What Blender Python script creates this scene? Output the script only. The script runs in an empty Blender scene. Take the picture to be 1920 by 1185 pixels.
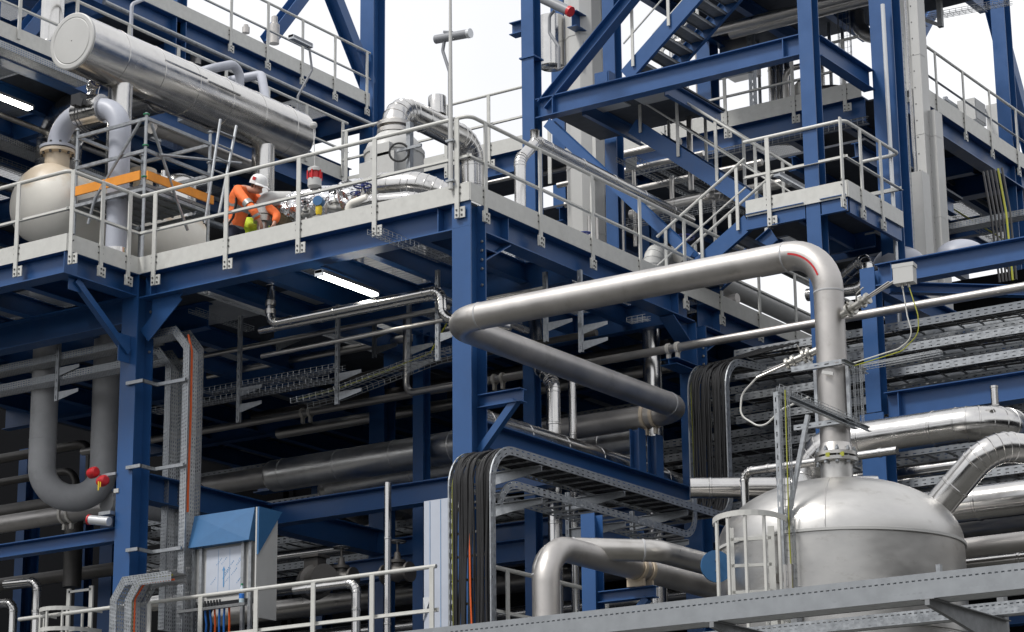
import bpy, random
from math import *
random.seed(7)
S=bpy.context.scene
COL=S.collection
# ---------------------------------------------------------------- camera geometry
F=4616.;PT,RO,YA=radians(15.557),radians(-0.577),radians(34.037)
def add(a,b,k=1.):return (a[0]+k*b[0],a[1]+k*b[1],a[2]+k*b[2])
def sub(a,b):return (a[0]-b[0],a[1]-b[1],a[2]-b[2])
def mul(a,k):return (a[0]*k,a[1]*k,a[2]*k)
def dot(a,b):return a[0]*b[0]+a[1]*b[1]+a[2]*b[2]
def cross(a,b):return (a[1]*b[2]-a[2]*b[1],a[2]*b[0]-a[0]*b[2],a[0]*b[1]-a[1]*b[0])
def ln(a):return sqrt(dot(a,a))
def nrm(a):
    l=ln(a) or 1.;return mul(a,1/l)
FW=(-sin(YA)*cos(PT),cos(YA)*cos(PT),sin(PT));RT=(cos(YA),sin(YA),0.);UP=cross(RT,FW)
R2=tuple(cos(RO)*a+sin(RO)*b for a,b in zip(RT,UP));U2=tuple(-sin(RO)*a+cos(RO)*b for a,b in zip(RT,UP))
def ray(px,py):
    a=(px-960)/F;b=(592.5-py)/F
    return tuple(f+a*r+b*u for f,r,u in zip(FW,R2,U2))
_k=ray(880,385);CAM=(-33.5*_k[0],-33.5*_k[1],1.7)
# surveying helpers: a sight line of the photo met with a known plane of the plant, and a step along one building axis
def P(px,py,x=None,y=None,z=None):
    r=ray(px,py)
    t=(x-CAM[0])/r[0] if x is not None else (y-CAM[1])/r[1] if y is not None else (z-CAM[2])/r[2]
    return add(CAM,r,t)
def mv(p,ax,px):
    e=[0.,0.,0.];e[ax]=1.
    n=tuple(F*a-(px-960)*b for a,b in zip(R2,FW)) if ax<2 else tuple(F*a-(592.5-px)*b for a,b in zip(U2,FW))
    t=-dot(sub(p,CAM),n)/n[ax]
    return add(p,e,t)
def sc(p):return F/dot(sub(p,CAM),FW)
cd=bpy.data.cameras.new('camera');cam=bpy.data.objects.new('camera',cd);COL.objects.link(cam)
cd.sensor_width=36;cd.lens=F*36/1920;cd.clip_end=3000;cd.clip_start=.5
from mathutils import Matrix
m=Matrix([[R2[i],U2[i],-FW[i],CAM[i]] for i in range(3)]+[[0,0,0,1]])
cam.matrix_world=m;S.camera=cam
# ---------------------------------------------------------------- world, sun, exposure
SUN_EL,SUN_AZ=radians(52),radians(205)   # azimuth measured from +y clockwise
w=bpy.data.worlds.new('World');S.world=w;w.use_nodes=True
nt=w.node_tree;nt.nodes.clear()
def nd(nt,t,**k):
    n=nt.nodes.new(t)
    for a,b in k.items():setattr(n,a,b)
    return n
sky=nd(nt,'ShaderNodeTexSky',sky_type='NISHITA',sun_disc=False,sun_elevation=SUN_EL,sun_rotation=SUN_AZ)
tc=nd(nt,'ShaderNodeTexCoord');ns=nd(nt,'ShaderNodeTexNoise');ns.inputs['Scale'].default_value=2.2;ns.inputs['Detail'].default_value=6
cr=nd(nt,'ShaderNodeValToRGB');cr.color_ramp.elements[0].color=(8.7,8.75,9.1,1);cr.color_ramp.elements[1].color=(10.3,10.3,10.35,1)
cr.color_ramp.elements[0].position=.35;cr.color_ramp.elements[1].position=.6
mx=nd(nt,'ShaderNodeMix',data_type='RGBA');mx.inputs['Factor'].default_value=.9
bg=nd(nt,'ShaderNodeBackground');bg.inputs['Strength'].default_value=.1
ow=nd(nt,'ShaderNodeOutputWorld')
L=nt.links.new
L(tc.outputs['Generated'],ns.inputs['Vector']);L(ns.outputs['Fac'],cr.inputs['Fac'])
L(sky.outputs['Color'],mx.inputs['A']);L(cr.outputs['Color'],mx.inputs['B']);L(mx.outputs['Result'],bg.inputs['Color']);L(bg.outputs['Background'],ow.inputs['Surface'])
sd=bpy.data.lights.new('sun','SUN');sd.energy=2.2;sd.angle=radians(12);sd.color=(1,.97,.93)
so=bpy.data.objects.new('sun',sd);COL.objects.link(so);so.location=(-20,-40,60)
_d=(-sin(SUN_AZ)*cos(SUN_EL),-cos(SUN_AZ)*cos(SUN_EL),-sin(SUN_EL))
from mathutils import Vector
so.rotation_euler=Vector(_d).to_track_quat('-Z','Y').to_euler()
S.view_settings.view_transform='Standard';S.view_settings.look='None';S.view_settings.exposure=0.22;S.view_settings.gamma=1
S.render.film_transparent=False
S.cycles.max_bounces=6;S.cycles.diffuse_bounces=2;S.cycles.glossy_bounces=4;S.cycles.transparent_max_bounces=24
# ---------------------------------------------------------------- materials
MATS={}
def mat(name,col,rough=.5,metal=0.,noise=0.,nscale=6.,bump=0.,bscale=20.,stretch=(1,1,1),rvar=0.,emit=None,estr=0.,col2=None,dirt=0.,dcol=(.05,.045,.04),spec=.5,coat=0.):
    m=bpy.data.materials.new(name);m.use_nodes=True;nt=m.node_tree;L=nt.links.new
    b=nt.nodes['Principled BSDF'];b.inputs['Roughness'].default_value=rough;b.inputs['Metallic'].default_value=metal
    b.inputs['Specular IOR Level'].default_value=spec;b.inputs['Coat Weight'].default_value=coat
    b.inputs['Base Color'].default_value=(*col,1)
    tc=nd(nt,'ShaderNodeTexCoord');mp=nd(nt,'ShaderNodeMapping');mp.inputs['Scale'].default_value=stretch
    L(tc.outputs['Object'],mp.inputs['Vector'])
    out=None
    if noise or rvar or dirt:
        n=nd(nt,'ShaderNodeTexNoise');n.inputs['Scale'].default_value=nscale;n.inputs['Detail'].default_value=7;n.inputs['Roughness'].default_value=.62
        L(mp.outputs['Vector'],n.inputs['Vector'])
        if noise:
            r=nd(nt,'ShaderNodeValToRGB');r.color_ramp.elements[0].position=.3;r.color_ramp.elements[1].position=.72
            c2=col2 or tuple(c*(1-noise) for c in col)
            r.color_ramp.elements[0].color=(*c2,1);r.color_ramp.elements[1].color=(*tuple(min(1,c*(1+noise*.35)) for c in col),1)
            L(n.outputs['Fac'],r.inputs['Fac']);out=r.outputs['Color']
        if rvar:
            q=nd(nt,'ShaderNodeMapRange');q.inputs['From Min'].default_value=.3;q.inputs['From Max'].default_value=.7
            q.inputs['To Min'].default_value=max(.03,rough-rvar);q.inputs['To Max'].default_value=min(1,rough+rvar)
            L(n.outputs['Fac'],q.inputs['Value']);L(q.outputs['Result'],b.inputs['Roughness'])
    if dirt:
        n2=nd(nt,'ShaderNodeTexNoise');n2.inputs['Scale'].default_value=2.7;n2.inputs['Detail'].default_value=9;n2.inputs['Roughness'].default_value=.72
        L(mp.outputs['Vector'],n2.inputs['Vector'])
        r2=nd(nt,'ShaderNodeValToRGB');r2.color_ramp.elements[0].position=.56;r2.color_ramp.elements[1].position=.74
        r2.color_ramp.elements[0].color=(0,0,0,1);r2.color_ramp.elements[1].color=(dirt,dirt,dirt,1)
        L(n2.outputs['Fac'],r2.inputs['Fac'])
        x=nd(nt,'ShaderNodeMix',data_type='RGBA');L(r2.outputs['Color'],x.inputs['Factor'])
        if out:L(out,x.inputs['A'])
        else:x.inputs['A'].default_value=(*col,1)
        x.inputs['B'].default_value=(*dcol,1);out=x.outputs['Result']
    if out:L(out,b.inputs['Base Color'])
    if bump:
        n3=nd(nt,'ShaderNodeTexNoise');n3.inputs['Scale'].default_value=bscale;n3.inputs['Detail'].default_value=3
        L(mp.outputs['Vector'],n3.inputs['Vector'])
        bp=nd(nt,'ShaderNodeBump');bp.inputs['Strength'].default_value=bump;bp.inputs['Distance'].default_value=.02
        L(n3.outputs['Fac'],bp.inputs['Height']);L(bp.outputs['Normal'],b.inputs['Normal'])
    if emit:
        b.inputs['Emission Color'].default_value=(*emit,1);b.inputs['Emission Strength'].default_value=estr
    MATS[name]=m;return m
BLUE=mat('blue_paint',(.018,.082,.240),.38,noise=.12,nscale=3,bump=.03,bscale=60,rvar=.07,dirt=.28,dcol=(.05,.08,.15))
BLUE2=mat('blue_hood_paint',(.035,.135,.30),.4,noise=.1)
WHITE=mat('white_rail_paint',(.58,.58,.55),.45,noise=.1,nscale=9,dirt=.3,dcol=(.34,.33,.3))
CLADW=mat('pale_sheet_cladding',(.52,.52,.505),.4,noise=.06,nscale=2,bump=.05,bscale=3,dirt=.3,dcol=(.38,.37,.35))
PANELW=mat('film_covered_panel',(.50,.54,.62),.3,noise=.05)
CLAD=mat('polished_cladding',(.62,.61,.595),.22,1.,noise=.1,nscale=4,bump=.025,bscale=1.6,rvar=.06,dirt=.25,dcol=(.42,.40,.38))
STEEL=mat('brushed_stainless',(.60,.58,.55),.36,1.,noise=.14,nscale=3,bump=.03,bscale=5,rvar=.09,dirt=.4,dcol=(.36,.33,.30))
TANKS=mat('vessel_stainless',(.58,.57,.55),.385,1.,noise=.13,nscale=2.2,bump=.04,bscale=2.5,stretch=(1,1,2.2),rvar=.06,dirt=.7,dcol=(.36,.34,.31))
PIPEG=mat('pickled_pipe',(.52,.50,.48),.45,.9,noise=.16,nscale=2.2,rvar=.08,dirt=.55,dcol=(.28,.25,.22))
GALV=mat('galvanised',(.40,.42,.44),.45,.75,noise=.3,nscale=16,rvar=.12,dirt=.3,dcol=(.25,.26,.27))
GALVD=mat('galvanised_dull',(.27,.28,.29),.55,.5,noise=.25,nscale=12)
DECK=mat('deck_sheet',(.50,.52,.54),.55,.2,noise=.2,nscale=5,stretch=(1,14,1))
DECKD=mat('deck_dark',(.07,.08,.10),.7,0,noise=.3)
GREY=mat('grey_primer',(.44,.445,.455),.5,noise=.12,nscale=4,dirt=.2)
GREYL=mat('light_grey_pipe_paint',(.42,.44,.50),.42,noise=.08,nscale=4)
CREAM=mat('cream_primer',(.76,.73,.66),.42,noise=.06,nscale=3)
BLACK=mat('black_cable_sheath',(.018,.018,.019),.45,noise=.3,nscale=8)
DARK=mat('dark_plastic',(.03,.032,.036),.5)
BOLT=mat('bolt_steel',(.10,.10,.10),.5,.6)
ORANGEC=mat('orange_cable_sheath',(.72,.11,.015),.45)
YELLOWC=mat('yellow_green_cable',(.33,.34,.03),.5)
ORANGEB=mat('orange_board',(.80,.30,.03),.5,noise=.15,nscale=5)
RED=mat('red_plastic',(.55,.02,.025),.4)
YEL=mat('yellow_plastic',(.75,.55,.03),.45)
HIVIS=mat('orange_workwear',(.95,.19,.045),.75,noise=.12,nscale=9,bump=.5,bscale=12)
HIVISY=mat('yellow_workwear',(.62,.80,.04),.75,noise=.12,nscale=9,bump=.4,bscale=12)
REFL=mat('reflective_tape',(.30,.31,.30),.4,.3)
NAVY=mat('navy_trousers',(.012,.016,.035),.8,bump=.4,bscale=14)
SKIN=mat('skin',(.50,.27,.19),.55)
HELM=mat('white_helmet',(.80,.80,.79),.3)
HAIR=mat('brown_hair',(.06,.035,.02),.7)
WHEELB=mat('blue_handwheel',(.012,.025,.16),.35)
VALVE=mat('valve_casting',(.42,.41,.38),.38,.8,noise=.15)
RUBBER=mat('grey_lamp_housing',(.23,.24,.26),.45)
LAMP=mat('lamp_diffuser',(.85,.86,.80),.4,emit=(1,.97,.88),estr=16.)
LAMPOFF=mat('lamp_cover',(.62,.64,.66),.25,.3)
BLUEPL=mat('blue_plastic',(.02,.16,.55),.4)
GREENPL=mat('green_plastic',(.03,.25,.12),.45)
WATER=mat('bottle_plastic',(.55,.66,.72),.15)
WOOL=mat('mineral_wool',(.20,.16,.10),.95,noise=.5,nscale=20,bump=1.,bscale=30)
PRINT=mat('blue_print',(.10,.28,.52),.5)
WOODL=mat('lathing',(.5,.42,.3),.6)
CONC=mat('asphalt_yard',(.055,.055,.053),.85,noise=.25,nscale=.35,dirt=.3,dcol=(.03,.03,.03))
SLAB=mat('bounce_slab_grey',(.10,.10,.095),.85,noise=.3,nscale=.6,dirt=.4,dcol=(.06,.06,.055))
BAFFLEM=mat('baffle_black',(.004,.0045,.006),.8,noise=.2,nscale=1,spec=.1)  # near-black: deep shade put into the colour of the added boxes
LITCLAD=mat('lit_satin_cladding',(.80,.79,.77),.36,1.,noise=.12,nscale=5,bump=.03,bscale=2.5,rvar=.08,dirt=.3,dcol=(.5,.48,.45))  # cladding copy with a paler base; its lit look is in the colour
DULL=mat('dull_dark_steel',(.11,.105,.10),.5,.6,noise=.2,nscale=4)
LITZINC=mat('lit_tray_zinc',(.66,.68,.70),.5,.3,noise=.25,nscale=14,dirt=.3,dcol=(.25,.26,.27))  # paler zinc for tray beds; light from below is put into the colour
def _foil():
    m=mat('crinkled_foil',(.78,.78,.79),.16,1.)
    nt=m.node_tree;b=nt.nodes['Principled BSDF'];v=nd(nt,'ShaderNodeTexNoise');v.inputs['Scale'].default_value=9;v.inputs['Detail'].default_value=4
    t=nd(nt,'ShaderNodeTexCoord');bp=nd(nt,'ShaderNodeBump');bp.inputs['Strength'].default_value=.8;bp.inputs['Distance'].default_value=.05
    nt.links.new(t.outputs['Object'],v.inputs['Vector']);nt.links.new(v.outputs['Fac'],bp.inputs['Height']);nt.links.new(bp.outputs['Normal'],b.inputs['Normal'])
    return m
FOIL=_foil()
def _cream():
    # rust-tinged bloom with a shape of its own on the upper half of the cream vessel
    m=CREAM;nt=m.node_tree;b=nt.nodes['Principled BSDF'];src=b.inputs['Base Color'].links[0].from_socket
    t=nd(nt,'ShaderNodeTexCoord');s=nd(nt,'ShaderNodeSeparateXYZ');nt.links.new(t.outputs['Object'],s.inputs[0])
    n=nd(nt,'ShaderNodeTexNoise');n.inputs['Scale'].default_value=2.2;n.inputs['Detail'].default_value=6;nt.links.new(t.outputs['Object'],n.inputs['Vector'])
    a=nd(nt,'ShaderNodeMath',operation='MULTIPLY_ADD');a.inputs[1].default_value=1.3;nt.links.new(n.outputs['Fac'],a.inputs[0]);nt.links.new(s.outputs['Z'],a.inputs[2])
    r=nd(nt,'ShaderNodeMapRange');r.inputs['From Min'].default_value=2.5;r.inputs['From Max'].default_value=2.75;r.inputs['To Max'].default_value=.6;nt.links.new(a.outputs[0],r.inputs['Value'])
    x=nd(nt,'ShaderNodeMix',data_type='RGBA');nt.links.new(r.outputs['Result'],x.inputs['Factor']);nt.links.new(src,x.inputs['A']);x.inputs['B'].default_value=(.50,.36,.20,1)
    nt.links.new(x.outputs['Result'],b.inputs['Base Color'])
_cream()
def perf(name,base,pu,pv,su,sv,vmin=-99,vmax=99,coord='UV'):
    # punched sheet: slots cut through by UV measured in metres along the strip
    m=base.copy();m.name=name;nt=m.node_tree;L=nt.links.new
    b=nt.nodes['Principled BSDF'];o=[n for n in nt.nodes if n.type=='OUTPUT_MATERIAL'][0]
    uv=nd(nt,'ShaderNodeTexCoord');s=nd(nt,'ShaderNodeSeparateXYZ');L(uv.outputs[coord],s.inputs[0])
    def slot(sock,p,q,off=0.):
        d=nd(nt,'ShaderNodeMath',operation='DIVIDE');d.inputs[1].default_value=p;L(sock,d.inputs[0])
        f=nd(nt,'ShaderNodeMath',operation='FRACT');L(d.outputs[0],f.inputs[0])
        c=nd(nt,'ShaderNodeMath',operation='COMPARE');c.inputs[1].default_value=.5;c.inputs[2].default_value=q/p/2;L(f.outputs[0],c.inputs[0]);return c.outputs[0]
    a=slot(s.outputs['X'],pu,su);c=slot(s.outputs['Y'],pv,sv)
    k=nd(nt,'ShaderNodeMath',operation='MULTIPLY');L(a,k.inputs[0]);L(c,k.inputs[1])
    lo=nd(nt,'ShaderNodeMath',operation='GREATER_THAN');lo.inputs[1].default_value=vmin;L(s.outputs['Y'],lo.inputs[0])
    k2=nd(nt,'ShaderNodeMath',operation='MULTIPLY');L(k.outputs[0],k2.inputs[0]);L(lo.outputs[0],k2.inputs[1])
    hi=nd(nt,'ShaderNodeMath',operation='LESS_THAN');hi.inputs[1].default_value=vmax;L(s.outputs['Y'],hi.inputs[0])
    k3=nd(nt,'ShaderNodeMath',operation='MULTIPLY');L(k2.outputs[0],k3.inputs[0]);L(hi.outputs[0],k3.inputs[1])
    tr=nd(nt,'ShaderNodeBsdfTransparent');mxs=nd(nt,'ShaderNodeMixShader')
    L(k3.outputs[0],mxs.inputs[0]);L(b.outputs[0],mxs.inputs[1]);L(tr.outputs[0],mxs.inputs[2]);L(mxs.outputs[0],o.inputs['Surface'])
    MATS[name]=m;return m
PERF=perf('punched_galvanised',GALV,.055,.034,.030,.011)
PERF2=perf('punched_ladder_side',GALV,.13,.055,.055,.013)
NEARZ=mat('weathered_zinc',(.34,.36,.38),.5,.6,noise=.12,nscale=7,dirt=.35,dcol=(.22,.23,.24),rvar=.05)
PERFN=perf('punched_deep_side',NEARZ,.055,.10,.030,.012)
GRATE=perf('open_grating',DECK,.036,.11,.018,.100,coord='Object')
PERFB=perf('punched_tray_bed',LITZINC,.06,.05,.03,.012)
# ---------------------------------------------------------------- mesh builder
class MB:
    def __init__(s):s.v=[];s.f=[];s.sm=[];s.mi=[];s.uv=[];s.m=0
    def face(s,idx,smooth=False,uv=None):s.f.append(tuple(idx));s.sm.append(smooth);s.mi.append(s.m);s.uv.append(uv)
    def vs(s,pts):
        b=len(s.v);s.v.extend(tuple(p) for p in pts);return b
    def poly(s,pts):
        b=s.vs(pts);s.face(range(b,b+len(pts)));return s
    def obox(s,o,a,b,c):
        if dot(cross(a,b),c)<0:a,b=b,a
        q=[o,add(o,a),add(add(o,a),b),add(o,b)];k=s.vs(q+[add(p,c) for p in q])
        for f in ((3,2,1,0),(4,5,6,7),(0,1,5,4),(1,2,6,5),(2,3,7,6),(3,0,4,7)):s.face([k+i for i in f])
        return s
    def box(s,lo,hi):
        return s.obox(tuple(lo),(hi[0]-lo[0],0,0),(0,hi[1]-lo[1],0),(0,0,hi[2]-lo[2]))
    def bar(s,p0,p1,w,h,up=(0,0,1)):
        t=nrm(sub(p1,p0));x=nrm(cross(t,up));u=cross(x,t)
        return s.obox(add(add(p0,x,-w/2),u,-h/2),mul(x,w),mul(u,h),sub(p1,p0))
    def extr(s,prof,p0,p1,up=(0,0,1),smooth=False):
        t=nrm(sub(p1,p0));x=nrm(cross(t,up));u=cross(x,t);n=len(prof)
        ar=sum(prof[i][0]*prof[(i+1)%n][1]-prof[(i+1)%n][0]*prof[i][1] for i in range(n))
        if ar>0:prof=prof[::-1]
        k=s.vs([add(add(p0,x,a),u,b) for a,b in prof]+[add(add(p1,x,a),u,b) for a,b in prof])
        for i in range(n):
            j=(i+1)%n;s.face((k+i,k+j,k+n+j,k+n+i),smooth)
        s.face(range(k+n-1,k-1,-1));s.face(range(k+n,k+2*n));return s
    def ibeam(s,p0,p1,h,b,tf=.02,tw=.012,up=(0,0,1)):
        H,B,W=h/2,b/2,tw/2
        return s.extr([(-B,-H),(B,-H),(B,-H+tf),(W,-H+tf),(W,H-tf),(B,H-tf),(B,H),(-B,H),(-B,H-tf),(-W,H-tf),(-W,-H+tf),(-B,-H+tf)],p0,p1,up)
    def chan(s,p0,p1,h,b,t=.008,up=(0,0,1),side=1):
        pr=[(0,-h/2),(b*side,-h/2),(b*side,-h/2+t),(t*side,-h/2+t),(t*side,h/2-t),(b*side,h/2-t),(b*side,h/2),(0,h/2)]
        return s.extr(pr,p0,p1,up)
    def ring(s,c,t,r,n,ref=None):
        x=nrm(cross(t,ref or ((0,0,1) if abs(t[2])<.9 else (0,1,0))));u=cross(x,t)
        return [add(add(c,x,r*cos(2*pi*i/n)),u,r*sin(2*pi*i/n)) for i in range(n)]
    def tube(s,pts,r,n=12,cap=True,smooth=True,rs=None):
        m=len(pts);T=[]
        for i in range(m):
            a=nrm(sub(pts[i],pts[i-1])) if i else nrm(sub(pts[1],pts[0]))
            b=nrm(sub(pts[i+1],pts[i])) if i<m-1 else a
            T.append(nrm(add(a,b)))
        x=nrm(cross(T[0],(0,0,1) if abs(T[0][2])<.9 else (0,1,0)));k=len(s.v)
        for i in range(m):
            t=T[i];x=nrm(sub(x,mul(t,dot(x,t))));u=cross(x,t);q=rs[i] if rs else r
            if 0<i<m-1:
                a=nrm(sub(pts[i],pts[i-1]));c=max(.35,dot(a,t));bd=sub(t,mul(a,dot(t,a)));bd=nrm(sub(bd,mul(t,dot(bd,t)))) if ln(bd)>1e-5 else None
            else:bd=None;c=1
            for j in range(n):
                o=add(mul(x,q*cos(2*pi*j/n)),u,q*sin(2*pi*j/n))
                if bd and c<.999:o=add(o,bd,dot(o,bd)*(1/c-1))
                s.v.append(add(pts[i],o))
        for i in range(m-1):
            for j in range(n):
                a=k+i*n+j;b=k+i*n+(j+1)%n;s.face((a,a+n,b+n,b),smooth)
        if cap:s.face(range(k,k+n));s.face(range(k+(m-1)*n+n-1,k+(m-1)*n-1,-1))
        return s
    def lathe(s,prof,o,ax=(0,0,1),n=24,cap=True,smooth=True):
        # prof: (radius, height along ax)
        ax=nrm(ax);x=nrm(cross(ax,(0,0,1) if abs(ax[2])<.9 else (0,1,0)));u=cross(ax,x);k=len(s.v)
        for r,h in prof:
            for j in range(n):s.v.append(add(add(add(o,ax,h),x,r*cos(2*pi*j/n)),u,r*sin(2*pi*j/n)))
        for i in range(len(prof)-1):
            for j in range(n):
                a=k+i*n+j;b=k+i*n+(j+1)%n;s.face((a,b,b+n,a+n),smooth)
        if cap:
            if prof[0][0]>1e-4:s.face(range(k+n-1,k-1,-1))
            q=k+(len(prof)-1)*n
            if prof[-1][0]>1e-4:s.face(range(q,q+n))
        return s
    def torus(s,c,ax,R,r,n=20,m=8):
        x=nrm(cross(ax,(0,0,1) if abs(ax[2])<.9 else (0,1,0)));u=cross(ax,x);k=len(s.v)
        for i in range(n):
            d=add(mul(x,cos(2*pi*i/n)),u,sin(2*pi*i/n))
            for j in range(m):s.v.append(add(add(c,d,R+r*cos(2*pi*j/m)),ax,r*sin(2*pi*j/m)))
        for i in range(n):
            for j in range(m):s.face((k+i*m+j,k+((i+1)%n)*m+j,k+((i+1)%n)*m+(j+1)%m,k+i*m+(j+1)%m),True)
        return s
    def ball(s,c,r,n=10,sx=(1,1,1)):
        k=len(s.v);h=n//2
        for i in range(h+1):
            th=pi*i/h
            for j in range(n):s.v.append((c[0]+sx[0]*r*sin(th)*cos(2*pi*j/n),c[1]+sx[1]*r*sin(th)*sin(2*pi*j/n),c[2]-sx[2]*r*cos(th)))
        for i in range(h):
            for j in range(n):s.face((k+i*n+j,k+i*n+(j+1)%n,k+(i+1)*n+(j+1)%n,k+(i+1)*n+j),True)
        return s
    def sweep(s,prof,path,W,smooth=False,closed=False):
        # prof: list of (across, along normal); W: constant width vector of the path plane; uv in metres
        m=len(path);n=len(prof);k=len(s.v);u=[0.]
        for i in range(1,m):u.append(u[-1]+ln(sub(path[i],path[i-1])))
        W=nrm(W)
        for i in range(m):
            a=nrm(sub(path[i],path[i-1])) if i else nrm(sub(path[1],path[0]))
            b=nrm(sub(path[i+1],path[i])) if i<m-1 else a
            t=nrm(add(a,b));N=nrm(cross(W,t));c=max(.4,dot(a,t))
            for p,q in prof:s.v.append(add(add(path[i],W,p),N,q/c))
        vv=[0.]
        for j in range(1,n):vv.append(vv[-1]+hypot(prof[j][0]-prof[j-1][0],prof[j][1]-prof[j-1][1]))
        for i in range(m-1):
            for j in range(n-1 if not closed else n):
                jj=(j+1)%n;a=k+i*n+j;b=k+i*n+jj
                v0,v1=0.,(vv[jj]-vv[j] if jj else 0)
                s.face((a,b,b+n,a+n),smooth,((u[i],v0),(u[i],v1),(u[i+1],v1),(u[i+1],v0)))
        return s
def fil(pts,R,seg=6):
    # polyline with rounded corners
    out=[pts[0]]
    for i in range(1,len(pts)-1):
        p=pts[i];a=nrm(sub(pts[i-1],p));b=nrm(sub(pts[i+1],p));c=max(-1,min(1,dot(a,b)));th=acos(c)
        if pi-th<.02:out.append(p);continue
        d=min(R/tan(th/2),.49*ln(sub(pts[i-1],p)) if i>1 else .98*ln(sub(pts[i-1],p)),.49*ln(sub(pts[i+1],p)) if i<len(pts)-2 else .98*ln(sub(pts[i+1],p)));r=d*tan(th/2)
        cen=add(p,nrm(add(a,b)),r/sin(th/2));s0=sub(add(p,a,d),cen);s1=sub(add(p,b,d),cen);ph=pi-th
        for k in range(seg+1):
            t=k/seg;out.append(add(cen,add(mul(s0,sin((1-t)*ph)/sin(ph)),s1,sin(t*ph)/sin(ph))))
    out.append(pts[-1]);return out
# ---------------------------------------------------------------- objects
def _tag(o,label=None,cat=None,group=None,kind=None):
    if label:o['label']=label
    if cat:o['category']=cat
    if group:o['group']=group
    if kind:o['kind']=kind
    return o
WL={}
def T(name,label,cat,at=(0,0,0),group=None):
    o=bpy.data.objects.new(name,None);COL.objects.link(o);o.location=at;o.empty_display_size=.1;WL[o]=tuple(at)
    return _tag(o,label,cat,group)
SPLIT={'landing_edge_beam':'landing_edge_beam','web_stiffener':'web_stiffener','rungs':'rung','baluster':'baluster','bolt':'bolt','baffle_rib':'baffle_rib','rosette':'rosette','deck_beam':'deck_beam','cover':'cover','strut':'strut','seam_band':'seam_band','seam_strip':'seam_strip','landing_deck_patch':'landing_deck_patch','hook_block':'hook_block','end_cap':'end_cap','saddle':'saddle','rear_strut':'rear_strut','clamp':'clamp','tag':'tag','peeling_film':'peeling_film','horn':'horn','tape':'tape','flange':'flange'}
def islands(mb):
    p=list(range(len(mb.v)))
    def fd(i):
        while p[i]!=i:p[i]=p[p[i]];i=p[i]
        return i
    for f in mb.f:
        r=fd(f[0])
        for i in f[1:]:p[fd(i)]=r
    out={}
    for k,f in enumerate(mb.f):out.setdefault(fd(f[0]),[]).append(k)
    if len(out)<2:return [mb]
    res=[]
    for ks in out.values():
        q=MB();mp={}
        for k in ks:
            for i in mb.f[k]:
                if i not in mp:mp[i]=len(q.v);q.v.append(mb.v[i])
            q.f.append(tuple(mp[i] for i in mb.f[k]));q.sm.append(mb.sm[k]);q.mi.append(mb.mi[k]);q.uv.append(mb.uv[k])
        res.append(q)
    return res
def part(name,mb,mats,par=None,label=None,ang=34,base=None,kind=None):
    if name in SPLIT and par is not None:
        il=islands(mb)
        if 1<len(il)<=100:
            for q in il:o=part(SPLIT[name]+'\x00',q,mats,par,label,ang)
            return o
    name=name.replace('\x00','')
    mats=mats if isinstance(mats,(list,tuple)) else [mats]
    off=WL[par] if par is not None else (base or (0,0,0))
    me=bpy.data.meshes.new(name);me.from_pydata([sub(v,off) for v in mb.v],[],mb.f)
    me.polygons.foreach_set('use_smooth',mb.sm)
    if len(mats)>1:me.polygons.foreach_set('material_index',mb.mi)
    if any(u is not None for u in mb.uv):
        l=me.uv_layers.new(name='uv');d=[]
        for f,u in zip(mb.f,mb.uv):
            for i in range(len(f)):d.extend(u[i] if u else (0.,0.))
        l.data.foreach_set('uv',d)
    for q in mats:me.materials.append(q)
    me.update()
    if any(mb.sm):me.set_sharp_from_angle(angle=radians(ang))
    o=bpy.data.objects.new(name,me);COL.objects.link(o)
    if par is not None:o.parent=par;WL[o]=WL[par]
    else:o.location=off;WL[o]=off
    if label:o['label']=label
    if kind:o['kind']=kind
    return o
def one(name,mb,mats,label,cat,group=None,ang=34):
    xs=[v[0] for v in mb.v];ys=[v[1] for v in mb.v];zs=[v[2] for v in mb.v]
    b=((min(xs)+max(xs))/2,(min(ys)+max(ys))/2,min(zs))
    return _tag(part(name,mb,mats,None,None,ang,b),label,cat,group)
def struct(name,mb,mats,kind='structure'):
    o=part(name,mb,mats);o['kind']=kind;return o
def copy_thing(o,loc,label=None):
    def cp(a,par):
        c=a.copy();COL.objects.link(c)
        if par is not None:c.parent=par
        for ch in list(a.children):cp(ch,c)
        return c
    c=cp(o,None);c.location=loc
    if label:c['label']=label
    return c
# ---- reusable builders
def clad_pipe(label,pts,r,mats=None,R=None,seg=5,bands=1.0,cat='pipe',group=None,name='clad_pipe',flanges=(),n=28,taper=None):
    """insulated pipe in sheet-metal cladding: mitred elbows, beaded seams"""
    mats=mats or CLAD;R=R or r*2.4;path=fil(pts,R,seg)
    t=T(name,label,cat,path[0] if path[0][2]<path[-1][2] else path[-1],group)
    mb=MB();mb.tube(path,r,n)
    acc=.3*bands
    for i in range(1,len(path)):
        a,b=path[i-1],path[i];l=ln(sub(b,a));d=nrm(sub(b,a))
        if l>r*1.6 and bands:
            k=acc
            while k<l-.05:
                c=add(a,d,k);mb.lathe([(r+.001,-.02),(r+.007,-.014),(r+.007,.014),(r+.001,.02)],c,d,n,cap=False);k+=bands
        if 0<i<len(path)-1:
            c=path[i];dd=nrm(add(d,nrm(sub(path[i+1],b))))
            if dot(d,nrm(sub(path[i+1],b)))<.9995:mb.lathe([(r*1.0,-.012),(r+.008,-.007),(r+.008,.007),(r*1.0,.012)],c,dd,n,cap=False)
    part('cladding',mb,mats,t,ang=15)
    for q in flanges:
        c,d=q;f=MB().lathe([(r*.9,-.10),(r*1.25,-.10),(r*1.25,-.03),(r*.9,-.03)],c,d,20).lathe([(r*.9,.03),(r*1.25,.03),(r*1.25,.10),(r*.9,.10)],c,d,20)
        part('flange',f,STEEL,t)
    return t
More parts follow.
